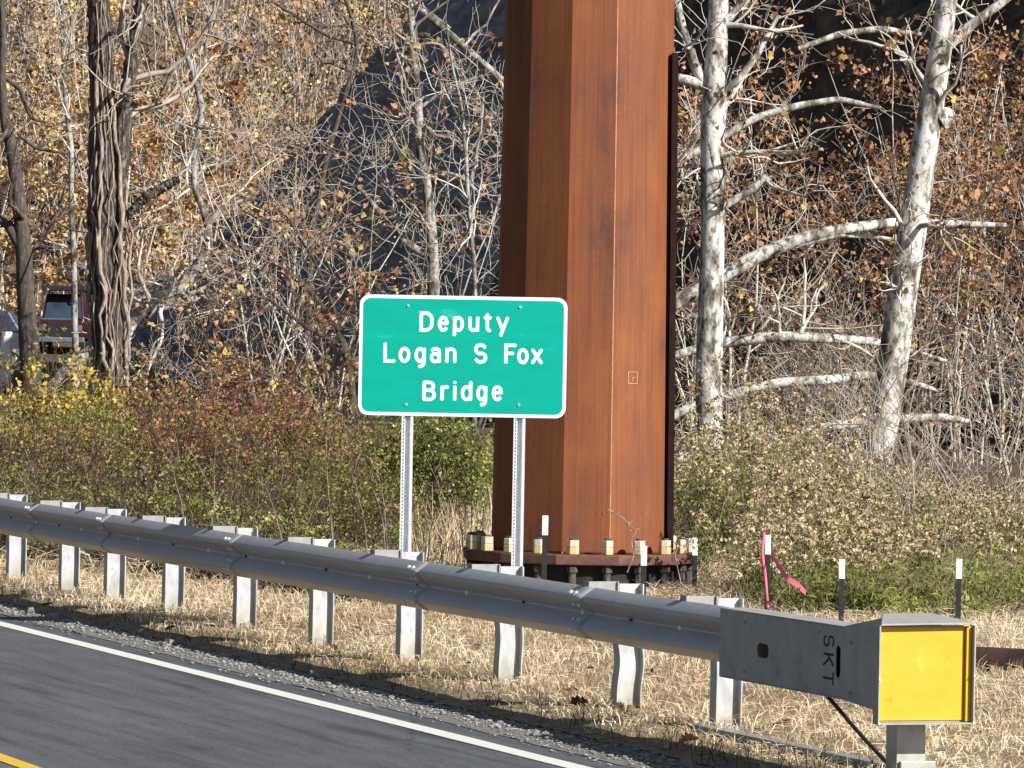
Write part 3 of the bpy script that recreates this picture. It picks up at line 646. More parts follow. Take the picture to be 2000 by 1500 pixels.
base = bmo('base_plate', poly(1.05, 1.05, ZP - .09, ZP, 12), M_plate, col, bevel=.012)
bmo('gap_shade_block', poly(.9, .9, .1, ZP - .1, 24), M_dark, col)  # near-black block: shade of the gap below the plate put into colour
for i in range(20):
    a = R(-4.5 + 18 * i); x, y, _ = ringpt(.955, a, 0)
    bm = bmesh.new(); prism(bm, (x, y, -.05), (0, 0, 1), .033, ZP + .19, 10); bo = bmo('anchor_bolt', bm, M_barkd, col)
    for (z0, h, r_, mm) in ((ZP + .002, .062, .056, M_nutb), (ZP + .066, .058, .054, M_nut), (ZP - .155, .05, .05, M_barkd)):
        bm = bmesh.new(); prism(bm, (x, y, z0), (0, 0, 1), r_, h, 6, rot=a + .4); bmo('nut', bm, mm, bo, bevel=.004)
# footing half buried in straw
bm = bmesh.new(); prism(bm, (cx, cy, -.3), (0, 0, 1), 1.25, .42, 24, 1.2); o = bmo('concrete_footing', bm, simple('footing_concrete', [(.3, (.3, .27, .2)), (.7, (.46, .42, .34))], 9, .9, bmp=.02), col)

# ------------------------------------------------------------------ T-posts with white tops
stakes = [(1065, 1007, 40, .3, 'short dark T-post with white top in front of the rusty column'),
          (1258, 1066, 39.5, .3, 'dark white-topped T-post before the right bolts of the column base'),
          (1358, 1050, 44.0, .3, 'dark white-topped T-post just right of the column base plate'),
          (1500, 1045, 40.5, .32, 'tall dark T-post with white top and pink ribbon tied on'),
          (1645, 1092, 40.0, .35, 'dark white-topped T-post behind the neck of the guardrail terminal'),
          (1873, 1092, 40.0, .35, 'dark white-topped T-post standing behind the yellow terminal face')]
for k, (u, v, d, wl, lab) in enumerate(stakes):
    top = P(u, v, d); e = empty('t_post', (top[0], d, 0), lab, 'post', 'white-topped T-posts')
    lean = rng.normal(0, .006, 2); x, y, zt_ = top[0], d, top[2]; zw = zt_ - .155
    def tsec(bm, z0, z1, g=0):
        sh = lambda z: (x + lean[0] * z, y + lean[1] * z)
        for (a0, a1, b0, b1) in ((-.021 - g, .021 + g, -.004 - g, .002 + g), (-.004 - g, .004 + g, .002 + g, .036 + g)):
            pts = []
            for z in (z0, z1):
                ox, oy = sh(z); pts += [(ox + a0, oy + b0, z), (ox + a1, oy + b0, z), (ox + a1, oy + b1, z), (ox + a0, oy + b1, z)]
            hexa(bm, pts)
    bm = bmesh.new(); tsec(bm, -.3, zw); bmo('stem', bm, M_black, e)
    bm = bmesh.new(); tsec(bm, zw + .001, zt_, .0025); bmo('white_top', bm, M_white, e, bevel=.003)
rb = stakes[3]
def ribbon(pts, w, name, label):
    path, _ = resample([P(u, v, d) for u, v, d in pts], [1] * len(pts), 26); V = []
    for i, p in enumerate(path):
        f = i / 25; a = f * 2.4; V += [p + np.array([w * .5 * math.sin(a) * .4, 0, w * .5]), p - np.array([w * .5 * math.sin(a) * .4, -.008, w * .5])]
    V = np.array(V); V2 = V + np.array([0, .0008, 0]); i = np.arange(25) * 2; F = np.stack([i, i + 1, i + 3, i + 2], -1)
    o = qmesh(name, np.concatenate([V, V2]), np.concatenate([F, F[:, ::-1] + len(V)]), M_pink, smooth=True); tag(o, label, 'ribbon')
ribbon([(1506, 1080, 40.4), (1520, 1105, 40.3), (1540, 1132, 40.2), (1556, 1140, 40.25), (1574, 1158, 40.3)], .036, 'ribbon', 'pink flagging ribbon blowing out to the right of the T-post')
path, r_ = resample([P(1492, 1040, 40.44), P(1488, 1080, 40.42), (P(1494, 1120, 40.42)), P(1500, 1190, 40.42)], [.014, .011, .013, .01], 20)
Vt, Ft = tubes(path[None], r_[None], 5); o = qmesh('ribbon', Vt, Ft, M_pink, smooth=True); tag(o, 'pink flagging ribbon hanging down along the T-post', 'ribbon')
# brown steel pipe lying at the right
pA = G(1890, 1322); pB = G(2160, 1335); pp, rr = resample([(pA[0], pA[1], .10), ((pA[0] + pB[0]) / 2, (pA[1] + pB[1]) / 2, .10), (pB[0], pB[1], .10)], [.11] * 3, 6)
pipe = empty('steel_pipe', (pA[0], pA[1], 0), 'dark brown rusty pipe lying in the grass right of the yellow face', 'pipe')
Vt, Ft = tubes(pp[None], rr[None], 24); qmesh('pipe_wall', Vt, Ft, simple('pipe_brown', [(.3, (.03, .016, .012)), (.7, (.08, .04, .03))], 8, .7, bmp=.01), pipe, smooth=True)
Vt, Ft = tubes(pp[None][:, :2], rr[None][:, :2] * .93, 24); qmesh('pipe_mouth', Vt, Ft, M_dark, pipe, smooth=True)

# ------------------------------------------------------------------ vehicles in the valley
def wheel(bmt, bmr, x, y, z, r, w):
    prism(bmt, (x, y, z), (0, 1, 0), r, w, 20)
M_red = simple('shaded_red_paint', [(.3, (.035, .006, .008)), (.7, (.07, .01, .012))], 3, .3, spec=.6)  # kept very dark: tree shade over the truck is put into its red
M_glass = simple('dark_glass', [(.3, (.02, .03, .05)), (.7, (.05, .07, .11))], 2, .12, spec=.8)
M_chrome = simple('pale_bumper', [(.3, (.12, .14, .18)), (.7, (.2, .24, .3))], 5, .3, .3)
M_tyre = simple('tyre', [(.3, (.01, .01, .01)), (.7, (.02, .02, .02))], 20, .9)
M_blue = simple('slate_paint', [(.3, (.03, .045, .06)), (.7, (.05, .07, .09))], 3, .35, spec=.6)
M_grey = simple('grey_paint', [(.3, (.06, .075, .1)), (.7, (.1, .12, .16))], 3, .4)
def vz(x, y): return float(ground_z(np.array([[x]]), np.array([[y]]))[0, 0])
tc_ = P(118, 640, 190); tx0 = tc_[0]; zg = P(118, 690, 190)[2]; zg = min(zg, vz(tx0, 190) + .1)
zg = vz(tx0, 190)
kz = (P(118, 556, 190)[2] - zg) / 2.35
truck = empty('parked_truck', (tx0, 190, zg), 'red truck with dark windscreen parked beyond the trees at far left', 'truck')
def tb_(name, x0, x1, y0, y1, z0, z1, m, bev=.05, par=None): 
    bm = bmesh.new(); wbox(bm, tx0 + x0, tx0 + x1, 190 + y0, 190 + y1, zg + z0 * kz, zg + z1 * kz); return bmo(name, bm, m, par or truck, bevel=bev)
body = tb_('body', -.85, .85, 0, 4.6, .55, 1.15, M_red)
bm = bmesh.new(); hexa(bm, [(tx0 - .8, 191.0, zg + 1.15 * kz), (tx0 + .8, 191.0, zg + 1.15 * kz), (tx0 + .8, 192.9, zg + 1.15 * kz), (tx0 - .8, 192.9, zg + 1.15 * kz), (tx0 - .68, 191.6, zg + 2.05 * kz), (tx0 + .68, 191.6, zg + 2.05 * kz), (tx0 + .68, 192.8, zg + 2.05 * kz), (tx0 - .68, 192.8, zg + 2.05 * kz)])
cab = bmo('cab', bm, M_red, truck, bevel=.05)
bm = bmesh.new(); hexa(bm, [(tx0 - .7, 190.98, zg + 1.22 * kz), (tx0 + .7, 190.98, zg + 1.22 * kz), (tx0 + .7, 191.0, zg + 1.22 * kz), (tx0 - .7, 191.0, zg + 1.22 * kz), (tx0 - .6, 191.5, zg + 1.95 * kz), (tx0 + .6, 191.5, zg + 1.95 * kz), (tx0 + .6, 191.54, zg + 1.95 * kz), (tx0 - .6, 191.54, zg + 1.95 * kz)])
bmo('windscreen', bm, M_glass, cab)
tb_('bonnet', -.78, .5, .05, .95, 1.151, 1.23, M_grey, .03)
tb_('grille', -.5, .5, -.03, -.005, .62, 1.08, M_dark, .01)
tb_('headlight', -.8, -.55, -.03, -.005, .8, 1.0, M_chrome, .02); tb_('headlight', .55, .8, -.03, -.005, .8, 1.0, M_chrome, .02)
tb_('bumper', -.9, .9, -.16, -.04, .42, .6, M_chrome, .04)
tb_('roof_rack', -.82, .82, .9, 3.4, 2.16, 2.33, M_black, .03)
for x in (-.7, .7):
    for y in (.9, 2.9): tb_('rack_leg', x - .03, x + .03, y, y + .06, 2.0, 2.16, M_black, 0)
for x in (-.84, .62):
    for y in (.8, 3.6):
        bm = bmesh.new(); prism(bm, (tx0 + x, 190 + y, zg + .36), (1, 0, 0), .36, .22, 20); w = bmo('wheel', bm, M_tyre, truck)
        bm = bmesh.new(); prism(bm, (tx0 + x - .01, 190 + y, zg + .36), (1, 0, 0), .19, .24, 14); bmo('rim', bm, M_chrome, w)
# slate car half out of frame
cc_ = P(5, 650, 180); cx0 = cc_[0]; cg = vz(cx0, 180); kk = (P(5, 604, 180)[2] - cg) / 1.45
car = empty('parked_car', (cx0, 180, cg), 'slate blue car with pale bumper parked at the left edge', 'car')
def cb_(name, x0, x1, y0, y1, z0, z1, m, bev=.05):
    bm = bmesh.new(); wbox(bm, cx0 + x0, cx0 + x1, 180 + y0, 180 + y1, cg + z0 * kk, cg + z1 * kk); return bmo(name, bm, m, car, bevel=bev)
cb_('body', -2.0, .85, 0, 1.8, .3, .9, M_blue, .12)
bm = bmesh.new(); hexa(bm, [(cx0 - 1.7, 180.05, cg + .9 * kk), (cx0 + .7, 180.05, cg + .9 * kk), (cx0 + .7, 181.75, cg + .9 * kk), (cx0 - 1.7, 181.75, cg + .9 * kk), (cx0 - 1.4, 180.2, cg + 1.42 * kk), (cx0 + .2, 180.2, cg + 1.42 * kk), (cx0 + .2, 181.6, cg + 1.42 * kk), (cx0 - 1.4, 181.6, cg + 1.42 * kk)])
bmo('cabin', bm, M_blue, car, bevel=.08)
cb_('side_window', -.5, .25, .07, .1, .95, 1.3, M_glass, .02); cb_('bumper', -2.02, .9, -.05, -.005, .34, .5, M_chrome, .02)
for x in (-1.4, .3):
    bm = bmesh.new(); prism(bm, (cx0 + x, 179.93, cg + .33), (0, 1, 0), .33, .25, 20); w = bmo('wheel', bm, M_tyre, car)
    bm = bmesh.new(); prism(bm, (cx0 + x, 179.91, cg + .33), (0, 1, 0), .18, .24, 12); bmo('rim', bm, M_chrome, w)
bp = P(13, 652, 170); bg_ = vz(bp[0], 170); bm = bmesh.new(); prism(bm, (bp[0], 170, bg_), (0, 0, 1), .17, P(13, 648, 170)[2] - bg_, 16, .19); o = bmo('barrel', bm, M_white, bevel=.02); tag(o, 'white barrel in front of the slate blue car', 'barrel')
mp_ = G(266, 752, 0.1); bm = bmesh.new(); wbox(bm, mp_[0] - .08, mp_[0] + .08, mp_[1] - .05, mp_[1] + .05, -.1, .85); o = bmo('marker_stake', bm, M_lf_yel if False else simple('orange_marker', [(.3, (.6, .28, .08)), (.7, (.7, .38, .12))], 5, .6), bevel=.02); tag(o, 'small orange marker stake right of the thick vine covered trunk', 'marker')

# ------------------------------------------------------------------ trees
def tint_for(n, lo=0, hi=1, k=None): return rng.beta(2.2, 2.2, n) * (hi - lo) + lo if k is None else k
def branches_obj(name, groups, mat, parent):
    parts = [tubes(Q, Rr, s) for Q, Rr, s in groups]; V, F = cat(parts); o = qmesh(name, V, F, mat, parent, smooth=True); o['kind'] = 'stuff'; return o
def tree(name, label, catg, limbs, d, bark, twigmat, n1=0, n2=0, n3=0, L1=(1, 2.5), L2=(.5, 1.4), L3=(.25, .7), leaf=0, lmat=None, lsize=.1, group=None, up=.15, wig=.25, K=26, jit=.08, lt=(0, 1), rough=.0, trunk_t0=.25, rmin=.006):
    """limbs: list of (pixel path [(u, v, width px[, depth offset])...]); the first is the trunk"""
    paths = []
    for L in limbs:
        pts = [P(a[0], a[1], d + (a[3] if len(a) > 3 else 0)) for a in L]; rad = [a[2] / 2 * (d / FPX) for a in L]
        paths.append(resample(pts, rad, K))
    b0 = paths[0][0][0]; root = empty(name, (b0[0], b0[1], b0[2]), label, catg, group)
    for k, (p, r) in enumerate(paths):
        if k == 0:   # run the trunk into the ground
            g0 = np.array([[p[0][0], p[0][1], min(p[0][2] - .6, -.1)]]); p = np.concatenate([g0, p]); r = np.r_[r[0] * 1.15, r]
        V, F = tubes(p[None], r[None], 14 if k == 0 else 9)
        if rough: V = V + (rng.normal(size=V.shape) * rough)
        qmesh('trunk' if k == 0 else 'limb', V, F, bark, root, smooth=True)
    Pp = np.stack([p for p, r in paths]); Rp = np.stack([r for p, r in paths])
    if n1:
        Q1, R1 = grow(Pp, Rp, n1, L1, K=8, up=up, wig=wig, rf=.45, rmax=.05, t0=trunk_t0, rmin=rmin * 1.6, spread=1.0, along=.35)
        g = [(Q1, R1, 5)]; last = Q1
        if n2: Q2, R2 = grow(Q1, R1, n2, L2, K=6, up=up, wig=wig, rmin=rmin * 1.1); g.append((Q2, R2, 4)); last = Q2
        if n3: Q3, R3 = grow(Q2, R2, n3, L3, K=5, up=up * .5, wig=wig, rmin=rmin); g.append((Q3, R3, 3)); last = Q3
        branches_obj('branches', g, twigmat, root)
        if leaf:
            pos = on_paths(last, leaf, jit, .3); cl = rng.integers(0, max(1, leaf // 12), leaf)
            V, F = leaves(pos, rng.uniform(.6, 1.3, leaf) * lsize, .8); qmesh('foliage', V, F, lmat, root, tint=np.clip(rng.normal((lt[0] + lt[1]) / 2, (lt[1] - lt[0]) / 3.5, leaf), 0, 1))
    return root
# the two white sycamores on the right
tree('sycamore_tree', 'white mottled sycamore leaning right, the one farther right', 'tree',
     [[(1702, 950, 60), (1722, 850, 60), (1745, 700, 60), (1765, 560, 57), (1785, 430, 56), (1800, 330, 52), (1815, 230, 50), (1832, 130, 46), (1845, 40, 42), (1858, -80, 38)],
      [(1835, 235, 44), (1850, 225, 34), (1846, 250, 14)], [(1850, 90, 24), (1895, 50, 20), (1950, 10, 18), (2010, -40, 15)]],
     80, M_syc, M_twigp, 7, 40, 90, leaf=160, lmat=M_lf_or, lsize=.11, trunk_t0=.35, K=40)
tree('sycamore_tree', 'upright white sycamore trunk nearest the rusty column', 'tree',
     [[(1390, 895, 50), (1384, 800, 52), (1385, 700, 52), (1388, 600, 50), (1392, 450, 46), (1391, 300, 46), (1394, 200, 52), (1400, 100, 42), (1404, 0, 38), (1404, -90, 36)],
      [(1388, 185, 26), (1358, 130, 20), (1335, 60, 16), (1318, -20, 13)], [(1400, 180, 22), (1440, 160, 16), (1480, 105, 12), (1520, 30, 9)], [(1398, 60, 20), (1430, 30, 16), (1470, -30, 12)],
      [(1385, 170, 24), (1345, 158, 22), (1312, 150, 18)]],
     78, M_syc, M_twigp, 9, 50, 110, leaf=200, lmat=M_lf_or, lsize=.11, trunk_t0=.3, K=40)
tree('sycamore_tree', 'pale tree half hidden by the column with long arching white limbs', 'tree',
     [[(1240, 900, 50), (1235, 700, 46), (1238, 500, 40), (1242, 250, 34), (1245, -60, 26)],
      [(1238, 668, 34), (1320, 592, 33), (1400, 545, 32), (1480, 500, 29), (1560, 467, 26), (1640, 448, 22), (1750, 434, 19, 1), (1860, 438, 17, 1), (1965, 440, 9, 1)],
      [(1560, 478, 12), (1640, 458, 12), (1700, 462, 9, 1), (1765, 470, 6, 1)],
      [(1238, 730, 18), (1330, 690, 17), (1420, 668, 22), (1520, 657, 22), (1600, 660, 20), (1700, 666, 16, 1), (1770, 684, 13, 1), (1850, 706, 8, 1)],
      [(1238, 860, 18), (1330, 802, 18), (1420, 774, 21), (1520, 748, 21), (1620, 742, 19), (1690, 732, 17, 1), (1770, 744, 14, 1), (1835, 764, 8, 1)],
      [(1300, 905, 18), (1420, 870, 18), (1540, 848, 20), (1640, 830, 20), (1740, 820, 18, 1), (1850, 814, 16, 1), (1895, 825, 10, 1)],
      [(1300, 330, 14), (1420, 262, 15), (1480, 228, 15), (1560, 206, 14), (1640, 193, 12), (1720, 212, 8)], [(1410, 405, 15), (1460, 375, 17), (1502, 345, 19)],
      [(1560, 95, 10), (1640, 66, 13), (1720, 56, 13), (1800, 68, 9)]],
     84, M_syc, M_twigp, 18, 90, 220, leaf=260, lmat=M_lf_or, lsize=.11, K=34, trunk_t0=.15)
# left: thick trunk wrapped in vines
vt = tree('vine_covered_tree', 'thick dark trunk wrapped in shaggy vines left of the sign', 'tree',
     [[(214, 820, 62), (213, 700, 60), (211, 600, 60), (208, 500, 66), (205, 400, 66), (202, 300, 56), (198, 180, 48), (195, 60, 46), (192, -60, 44)],
      [(222, 430, 40), (236, 300, 34), (246, 200, 30), (258, 110, 27), (270, 40, 24), (284, -50, 20)], [(245, 425, 14), (285, 385, 20), (325, 362, 20), (350, 350, 13)]],
     75, M_bark, M_twig, 7, 36, 60, leaf=60, lmat=M_lf_go, lsize=.09, rough=.012, K=60)
vg = []; 
for i in range(20):
    aw = np.cumsum(rng.normal(0, .13, 24)); top = rng.uniform(120, 460) if i % 3 else rng.uniform(-20, 200); a0 = rng.uniform(0, 6.3); tw = rng.normal(0, .55); pts = []; rad = []
    for k in range(24):
        v = 815 + (top - 815) * k / 23; uc = np.interp(v, [-60, 180, 400, 600, 820], [192, 198, 212, 214, 214]); hw_ = np.interp(v, [-60, 180, 380, 470, 820], [23, 25, 36, 42, 33])
        a = a0 + aw[k]; bul = 1 + .1 * math.sin(k * 1.7 + i * 2)
        c = P(uc, v, 75); rr_ = hw_ * .0075 * bul * rng.uniform(.97, 1.06); pts.append([c[0] + rr_ * math.cos(a), c[1] + rr_ * math.sin(a), c[2]]); rad.append((.011 + .012 * (i % 3)) * rng.uniform(.6, 1.2))
    vg.append((np.array([pts]), np.array([rad]), 5))
branches_obj('vines', vg, M_vine, vt)
tree('leaning_tree', 'pale leaning tree with crooked forked stem right of the vine covered trunk', 'tree',
     [[(60, 800, 20), (140, 712, 26), (200, 672, 28), (255, 636, 28), (310, 597, 30), (360, 556, 26), (398, 508, 22), (408, 450, 17), (400, 415, 15), (378, 365, 13), (380, 300, 13), (396, 215, 13), (380, 150, 11), (352, 75, 8), (330, -10, 6)],
      [(404, 440, 14), (432, 408, 12), (470, 392, 7), (500, 388, 4)], [(380, 152, 9), (396, 110, 8), (412, 50, 6), (430, -10, 5)],
      [(300, 606, 16), (360, 588, 16), (430, 578, 13), (490, 566, 11), (540, 568, 7)], [(330, 575, 12), (350, 530, 14), (375, 512, 10)]],
     95, M_syc2, M_twigp, 22, 90, 160, leaf=420, lmat=M_lf_go, lsize=.12, K=60)
tree('crooked_tree', 'dark crooked trunk at the left edge', 'tree',
     [[(60, 712, 44), (54, 640, 38), (50, 560, 36), (46, 480, 32), (38, 400, 28), (25, 300, 26), (8, 225, 20), (4, 150, 15), (6, 60, 12), (2, -40, 10)],
      [(40, 480, 24), (14, 435, 20), (-20, 415, 16)], [(8, 150, 9), (40, 175, 9), (60, 230, 8), (90, 240, 5)], [(34, 260, 8), (70, 290, 7), (130, 300, 5)], [(2, 185, 12), (-8, 100, 9), (-10, 0, 8)]],
     85, M_barkd, M_twigd, 10, 50, 90, leaf=60, lmat=M_lf_go, lsize=.1, K=44)
tree('slender_tree', 'thin white stem between the crooked trunk and vine covered trunk', 'tree',
     [[(150, 740, 12), (146, 640, 13), (144, 500, 12), (139, 400, 11), (140, 290, 10), (128, 200, 9), (124, 120, 8), (120, 0, 6), (118, -60, 5)], [(128, 205, 6), (105, 160, 5), (88, 110, 4)], [(128, 150, 6), (138, 90, 7), (140, 30, 5)]],
     110, M_syc2, M_twigp, 20, 90, 140, leaf=300, lmat=M_lf_go, lsize=.13, K=40)
tree('forked_tree', 'grey speckled trunk rising behind the sign, before the dark cliff', 'tree',
     [[(846, 640, 26), (846, 560, 24), (845, 480, 22), (836, 380, 20), (822, 300, 19), (816, 200, 17), (808, 100, 16), (800, 0, 14), (796, -70, 12)],
      [(880, 55, 5), (790, -10, 12)], [(812, 8, 14), (870, 60, 15), (930, 112, 14), (985, 160, 13)], [(818, 128, 7), (760, 150, 5), (700, 140, 4)],
      [(836, 500, 16), (800, 480, 15), (760, 440, 13), (705, 370, 8), (660, 350, 5)], [(822, 210, 7), (860, 180, 6), (930, 150, 5)], [(840, 330, 8), (900, 345, 8), (950, 390, 7), (975, 400, 6)]],
     98, M_syc2, M_twig, 34, 170, 330, leaf=420, lmat=M_lf_or, lsize=.12, lt=(.3, 1), K=40)
tree('slender_tree', 'thin pale stem close to the left side of the rusty column', 'tree',
     [[(930, 640, 9), (925, 500, 9), (915, 400, 8), (910, 300, 8), (900, 200, 7), (885, 140, 5), (870, 40, 4)], [(918, 360, 6), (940, 250, 5), (945, 180, 4)], [(912, 260, 5), (880, 200, 5), (860, 160, 4)]],
     96, M_syc2, M_twigp, 20, 90, 160, leaf=160, lmat=M_lf_or, lsize=.11, K=30)
tree('bare_tree', 'dark bare tree with thin limbs crossing the bright slope top centre left', 'tree',
     [[(600, 640, 14), (610, 450, 12), (640, 300, 10), (700, 100, 9), (690, 40, 8), (660, -40, 6)], [(700, 88, 6), (640, 70, 7), (590, 40, 6), (530, 2, 5)], [(690, 60, 5), (650, 0, 5)], [(640, 300, 6), (560, 240, 5), (500, 250, 4)]],
     105, M_barkd, M_twigd, 16, 70, 120, leaf=60, lmat=M_lf_or, lsize=.11, K=34)
tree('tangled_tree', 'dark leaning tree left of the sign arching over the shade', 'tree',
     [[(690, 800, 18), (680, 700, 16), (660, 640, 13), (600, 560, 10), (520, 500, 8), (430, 470, 6)], [(675, 680, 9), (600, 640, 8), (520, 580, 6), (440, 575, 4)], [(670, 650, 8), (620, 520, 6), (560, 420, 5)]],
     82, M_barkd, M_twig, 26, 130, 300, leaf=700, lmat=M_lf_or, lsize=.08, lt=(.2, .9), K=30, jit=.12)
# thickets of woodland edge, each shrub its own thing
def thicket(name, label, catg, group, u, d, hpx, wpx, nst, n1, n2, n3, leaf, lmat, lsize, twig, zlo=None, lean=.25, lt=(0, 1), rmin=.006, r0=.03, vb=None, L=(.6, 2.0)):
    base = P(u, 0, d); b = np.array([base[0], d, vz(base[0], d) if vb is None else P(u, vb, d)[2]]); H = P(u, hpx, d)[2] - b[2]; W = wpx * d / FPX
    n = nst; K = 12; Q = np.zeros((n, K, 3)); Q[:, 0] = b + rng.uniform(-1, 1, (n, 3)) * np.array([W * .25, 1.2, 0])
    dr = norm(np.c_[rng.normal(0, lean, n), rng.normal(0, lean, n), np.ones(n)]); hh = H * rng.uniform(.7, 1.1, n)
    for i in range(1, K):
        dr = norm(dr + rng.normal(size=(n, 3)) * .09 + np.array([0, 0, .03])); Q[:, i] = Q[:, i - 1] + dr * (hh / (K - 1))[:, None]
    Rr = r0 * rng.uniform(.5, 1.3, n)[:, None] * np.linspace(1, .25, K)[None]
    root = empty(name, b, label, catg, group)
    for k in range(n): Vs, Fs = tubes(Q[k:k + 1], Rr[k:k + 1], 7); qmesh('stem', Vs, Fs, twig, root, smooth=True)
    Q1, R1 = grow(Q, Rr, n1, (L[0] * 1.2, L[1] * 1.2), K=7, rf=.55, rmin=rmin * 1.6, up=.25, spread=1.0, along=.5, t0=.05); Q2, R2 = grow(Q1, R1, n2, (L[0] * .6, L[1] * .6), K=6, rmin=rmin * 1.15); Q3, R3 = grow(Q2, R2, n3, (L[0] * .3, L[1] * .35), K=4, rmin=rmin)
    branches_obj('branches', [(Q1, R1, 4), (Q2, R2, 3), (Q3, R3, 3)], twig, root)
    if leaf:
        cen = on_paths(Q2, max(6, leaf // 26), .05, .2); pos = cen[rng.integers(0, len(cen), leaf)] + rng.normal(size=(leaf, 3)) * rng.uniform(.08, .26, leaf)[:, None]
        if zlo is not None: pos = pos[rng.random(leaf) < .1 + .9 * ss(zlo[0], zlo[1], pos[:, 2])]
        leaf = len(pos); V, F = leaves(pos, rng.gamma(6, .165, leaf) * lsize, .8); ti = np.clip(rng.normal((lt[0] + lt[1]) / 2, (lt[1] - lt[0]) / 3.3, leaf), 0, 1)
        qmesh('foliage', V, F, lmat, root, tint=ti)
    return root
ORD = ['leftmost', 'second from the left', 'third from the left', 'fourth from the left', 'fifth from the left', 'sixth from the left', 'seventh from the left', 'eighth from the left', 'ninth from the left', 'tenth from the left', 'eleventh from the left', 'twelfth from the left', 'thirteenth from the left', 'rightmost']
us = np.linspace(1345, 2120, 10)
for i, u in enumerate(us):
    for j in range(2):
        d = (87 + 5 * rng.random()) if j == 0 else (100 + 14 * rng.random()); uu = u + rng.normal(0, 12) + 40 * j
        gap = 1450 < uu < 1740
        thicket('woodland_shrub', 'orange leaved twiggy shrub in the %s row behind the sycamores, %s' % (('front', 'back')[j], ORD[i] if i < 9 else 'rightmost'), 'shrub', 'orange leaved shrubs right of the column', uu, d, rng.uniform(640, 700) if gap else rng.uniform(-60, 120), 105, 5, 34, 150, 330, 2700 if not gap else 1000, M_lf_or, .082, [M_twig, M_twigp, M_twigd][(i + j) % 3], lt=(.1, .9), L=(.6, 1.9), zlo=(2.0, 4.6))
for i, u in enumerate(np.linspace(500, 960, 6)):
    d = 90 + 26 * rng.random()
    thicket('bare_shrub', 'grey twiggy bare shrub before the dark blue cliff, %s' % (ORD[i] if i < 5 else 'rightmost, beside the column'), 'shrub', 'bare shrubs before the cliff', u + rng.normal(0, 15), d, rng.uniform(40, 330), 110, 3, 18, 70, 150, 150, M_lf_or, .1, [M_twigp, M_twig][i % 2], lt=(.4, 1), L=(.6, 1.9))
for i, u in enumerate(np.linspace(450, 680, 4)):
    thicket('tangled_shrub', 'low brown tangled shrub left of the sign, %s' % ['leftmost', 'second from the left', 'third from the left', 'nearest the sign'][i], 'shrub', 'low tangled shrubs left of the sign', u, 74 + 6 * rng.random(), [640, 560, 480, 500][i], 100, 4, 18, 75, 150, 420, M_lf_or, .07, M_twigd, lt=(.2, .95), L=(.4, 1.2), r0=.018, rmin=.005)
for i, (u, h, lb) in enumerate([(330, 640, 'right of the thick vine covered trunk'), (440, 660, 'between the vine covered trunk and the sign'), (70, 560, 'in front of the red truck'), (118, 575, 'left of the vine covered trunk')]):
    thicket('thin_sapling', 'sparse bare sapling over the shaded valley floor, ' + lb, 'shrub', 'bare saplings in the valley', u, 78 + 20 * rng.random(), h, 60, 3, 10, 60, 130, 160 if u < 200 else 20, M_lf_go, .07, M_twigd if u < 200 else M_twig, r0=.015, rmin=.005, L=(.4, 1.0))
for i, u in enumerate(np.linspace(-40, 420, 9)):
    d = 212 + 16 * rng.random()
    thicket('hillside_tree', 'golden leaved pale stemmed tree on the far slope, %s' % (ORD[i] if i < 8 else 'rightmost'), 'tree', 'golden trees on the far slope', u + rng.normal(0, 10), d, rng.uniform(-60, 200), 110, 3, 18, 60, 90, 2200, [M_lf_go, M_lf_go, M_lf_or][i % 3], .19, M_twigp, lt=(.15, .95), r0=.07, rmin=.014, L=(1.4, 3.6), lean=.12)
# far wood as one mass
n = 1200; hy = rng.uniform(228, 275, n); hx = (rng.uniform(-520, 1050, n) - 1000) / FPX * hy; hz = np.array([vz(a, b) for a, b in zip(hx, hy)])
Q = np.zeros((n, 7, 3)); Q[:, 0] = np.c_[hx, hy, hz - .2]; dr = norm(np.c_[rng.normal(0, .12, (n, 2)), np.ones(n)]); hh = rng.uniform(4, 9, n)
for i in range(1, 7): dr = norm(dr + rng.normal(size=(n, 3)) * .1); Q[:, i] = Q[:, i - 1] + dr * (hh / 6)[:, None]
Rr = rng.uniform(.04, .1, n)[:, None] * np.linspace(1, .3, 7)[None]
Q1, R1 = grow(Q, Rr, 3900, (1, 3), K=5, rmin=.016, up=.3, spread=1.0, along=.4); Q2, R2 = grow(Q1, R1, 5800, (.6, 1.8), K=4, rmin=.012)
V, F = cat([tubes(Q, Rr, 5), tubes(Q1, R1, 3), tubes(Q2, R2, 3)]); tag(qmesh('distant_wood', V, F, M_twig), 'pale bare stems and twigs of the far hillside wood', 'wood', kind='stuff')
pos = on_paths(Q2, 135000, .45, .1); uu = 1000 + FPX * pos[:, 0] / pos[:, 1]; patch = fnoise(uu / 90, pos[:, 2] / 2.2, 77)
keep = rng.random(len(pos)) < np.clip((patch - .38) * 5.0, .08, 1) * np.where(uu > 440, .45, 1.0); pos = pos[keep]; patch = patch[keep]
V, F = leaves(pos, rng.uniform(.1, .26, len(pos)), .9); tag(qmesh('distant_foliage', V, F, M_lf_go, tint=np.clip(patch * 1.1 - .1 + rng.normal(0, .22, len(pos)), 0, 1)), 'golden and tan leaves of the far hillside wood', 'wood', kind='stuff')
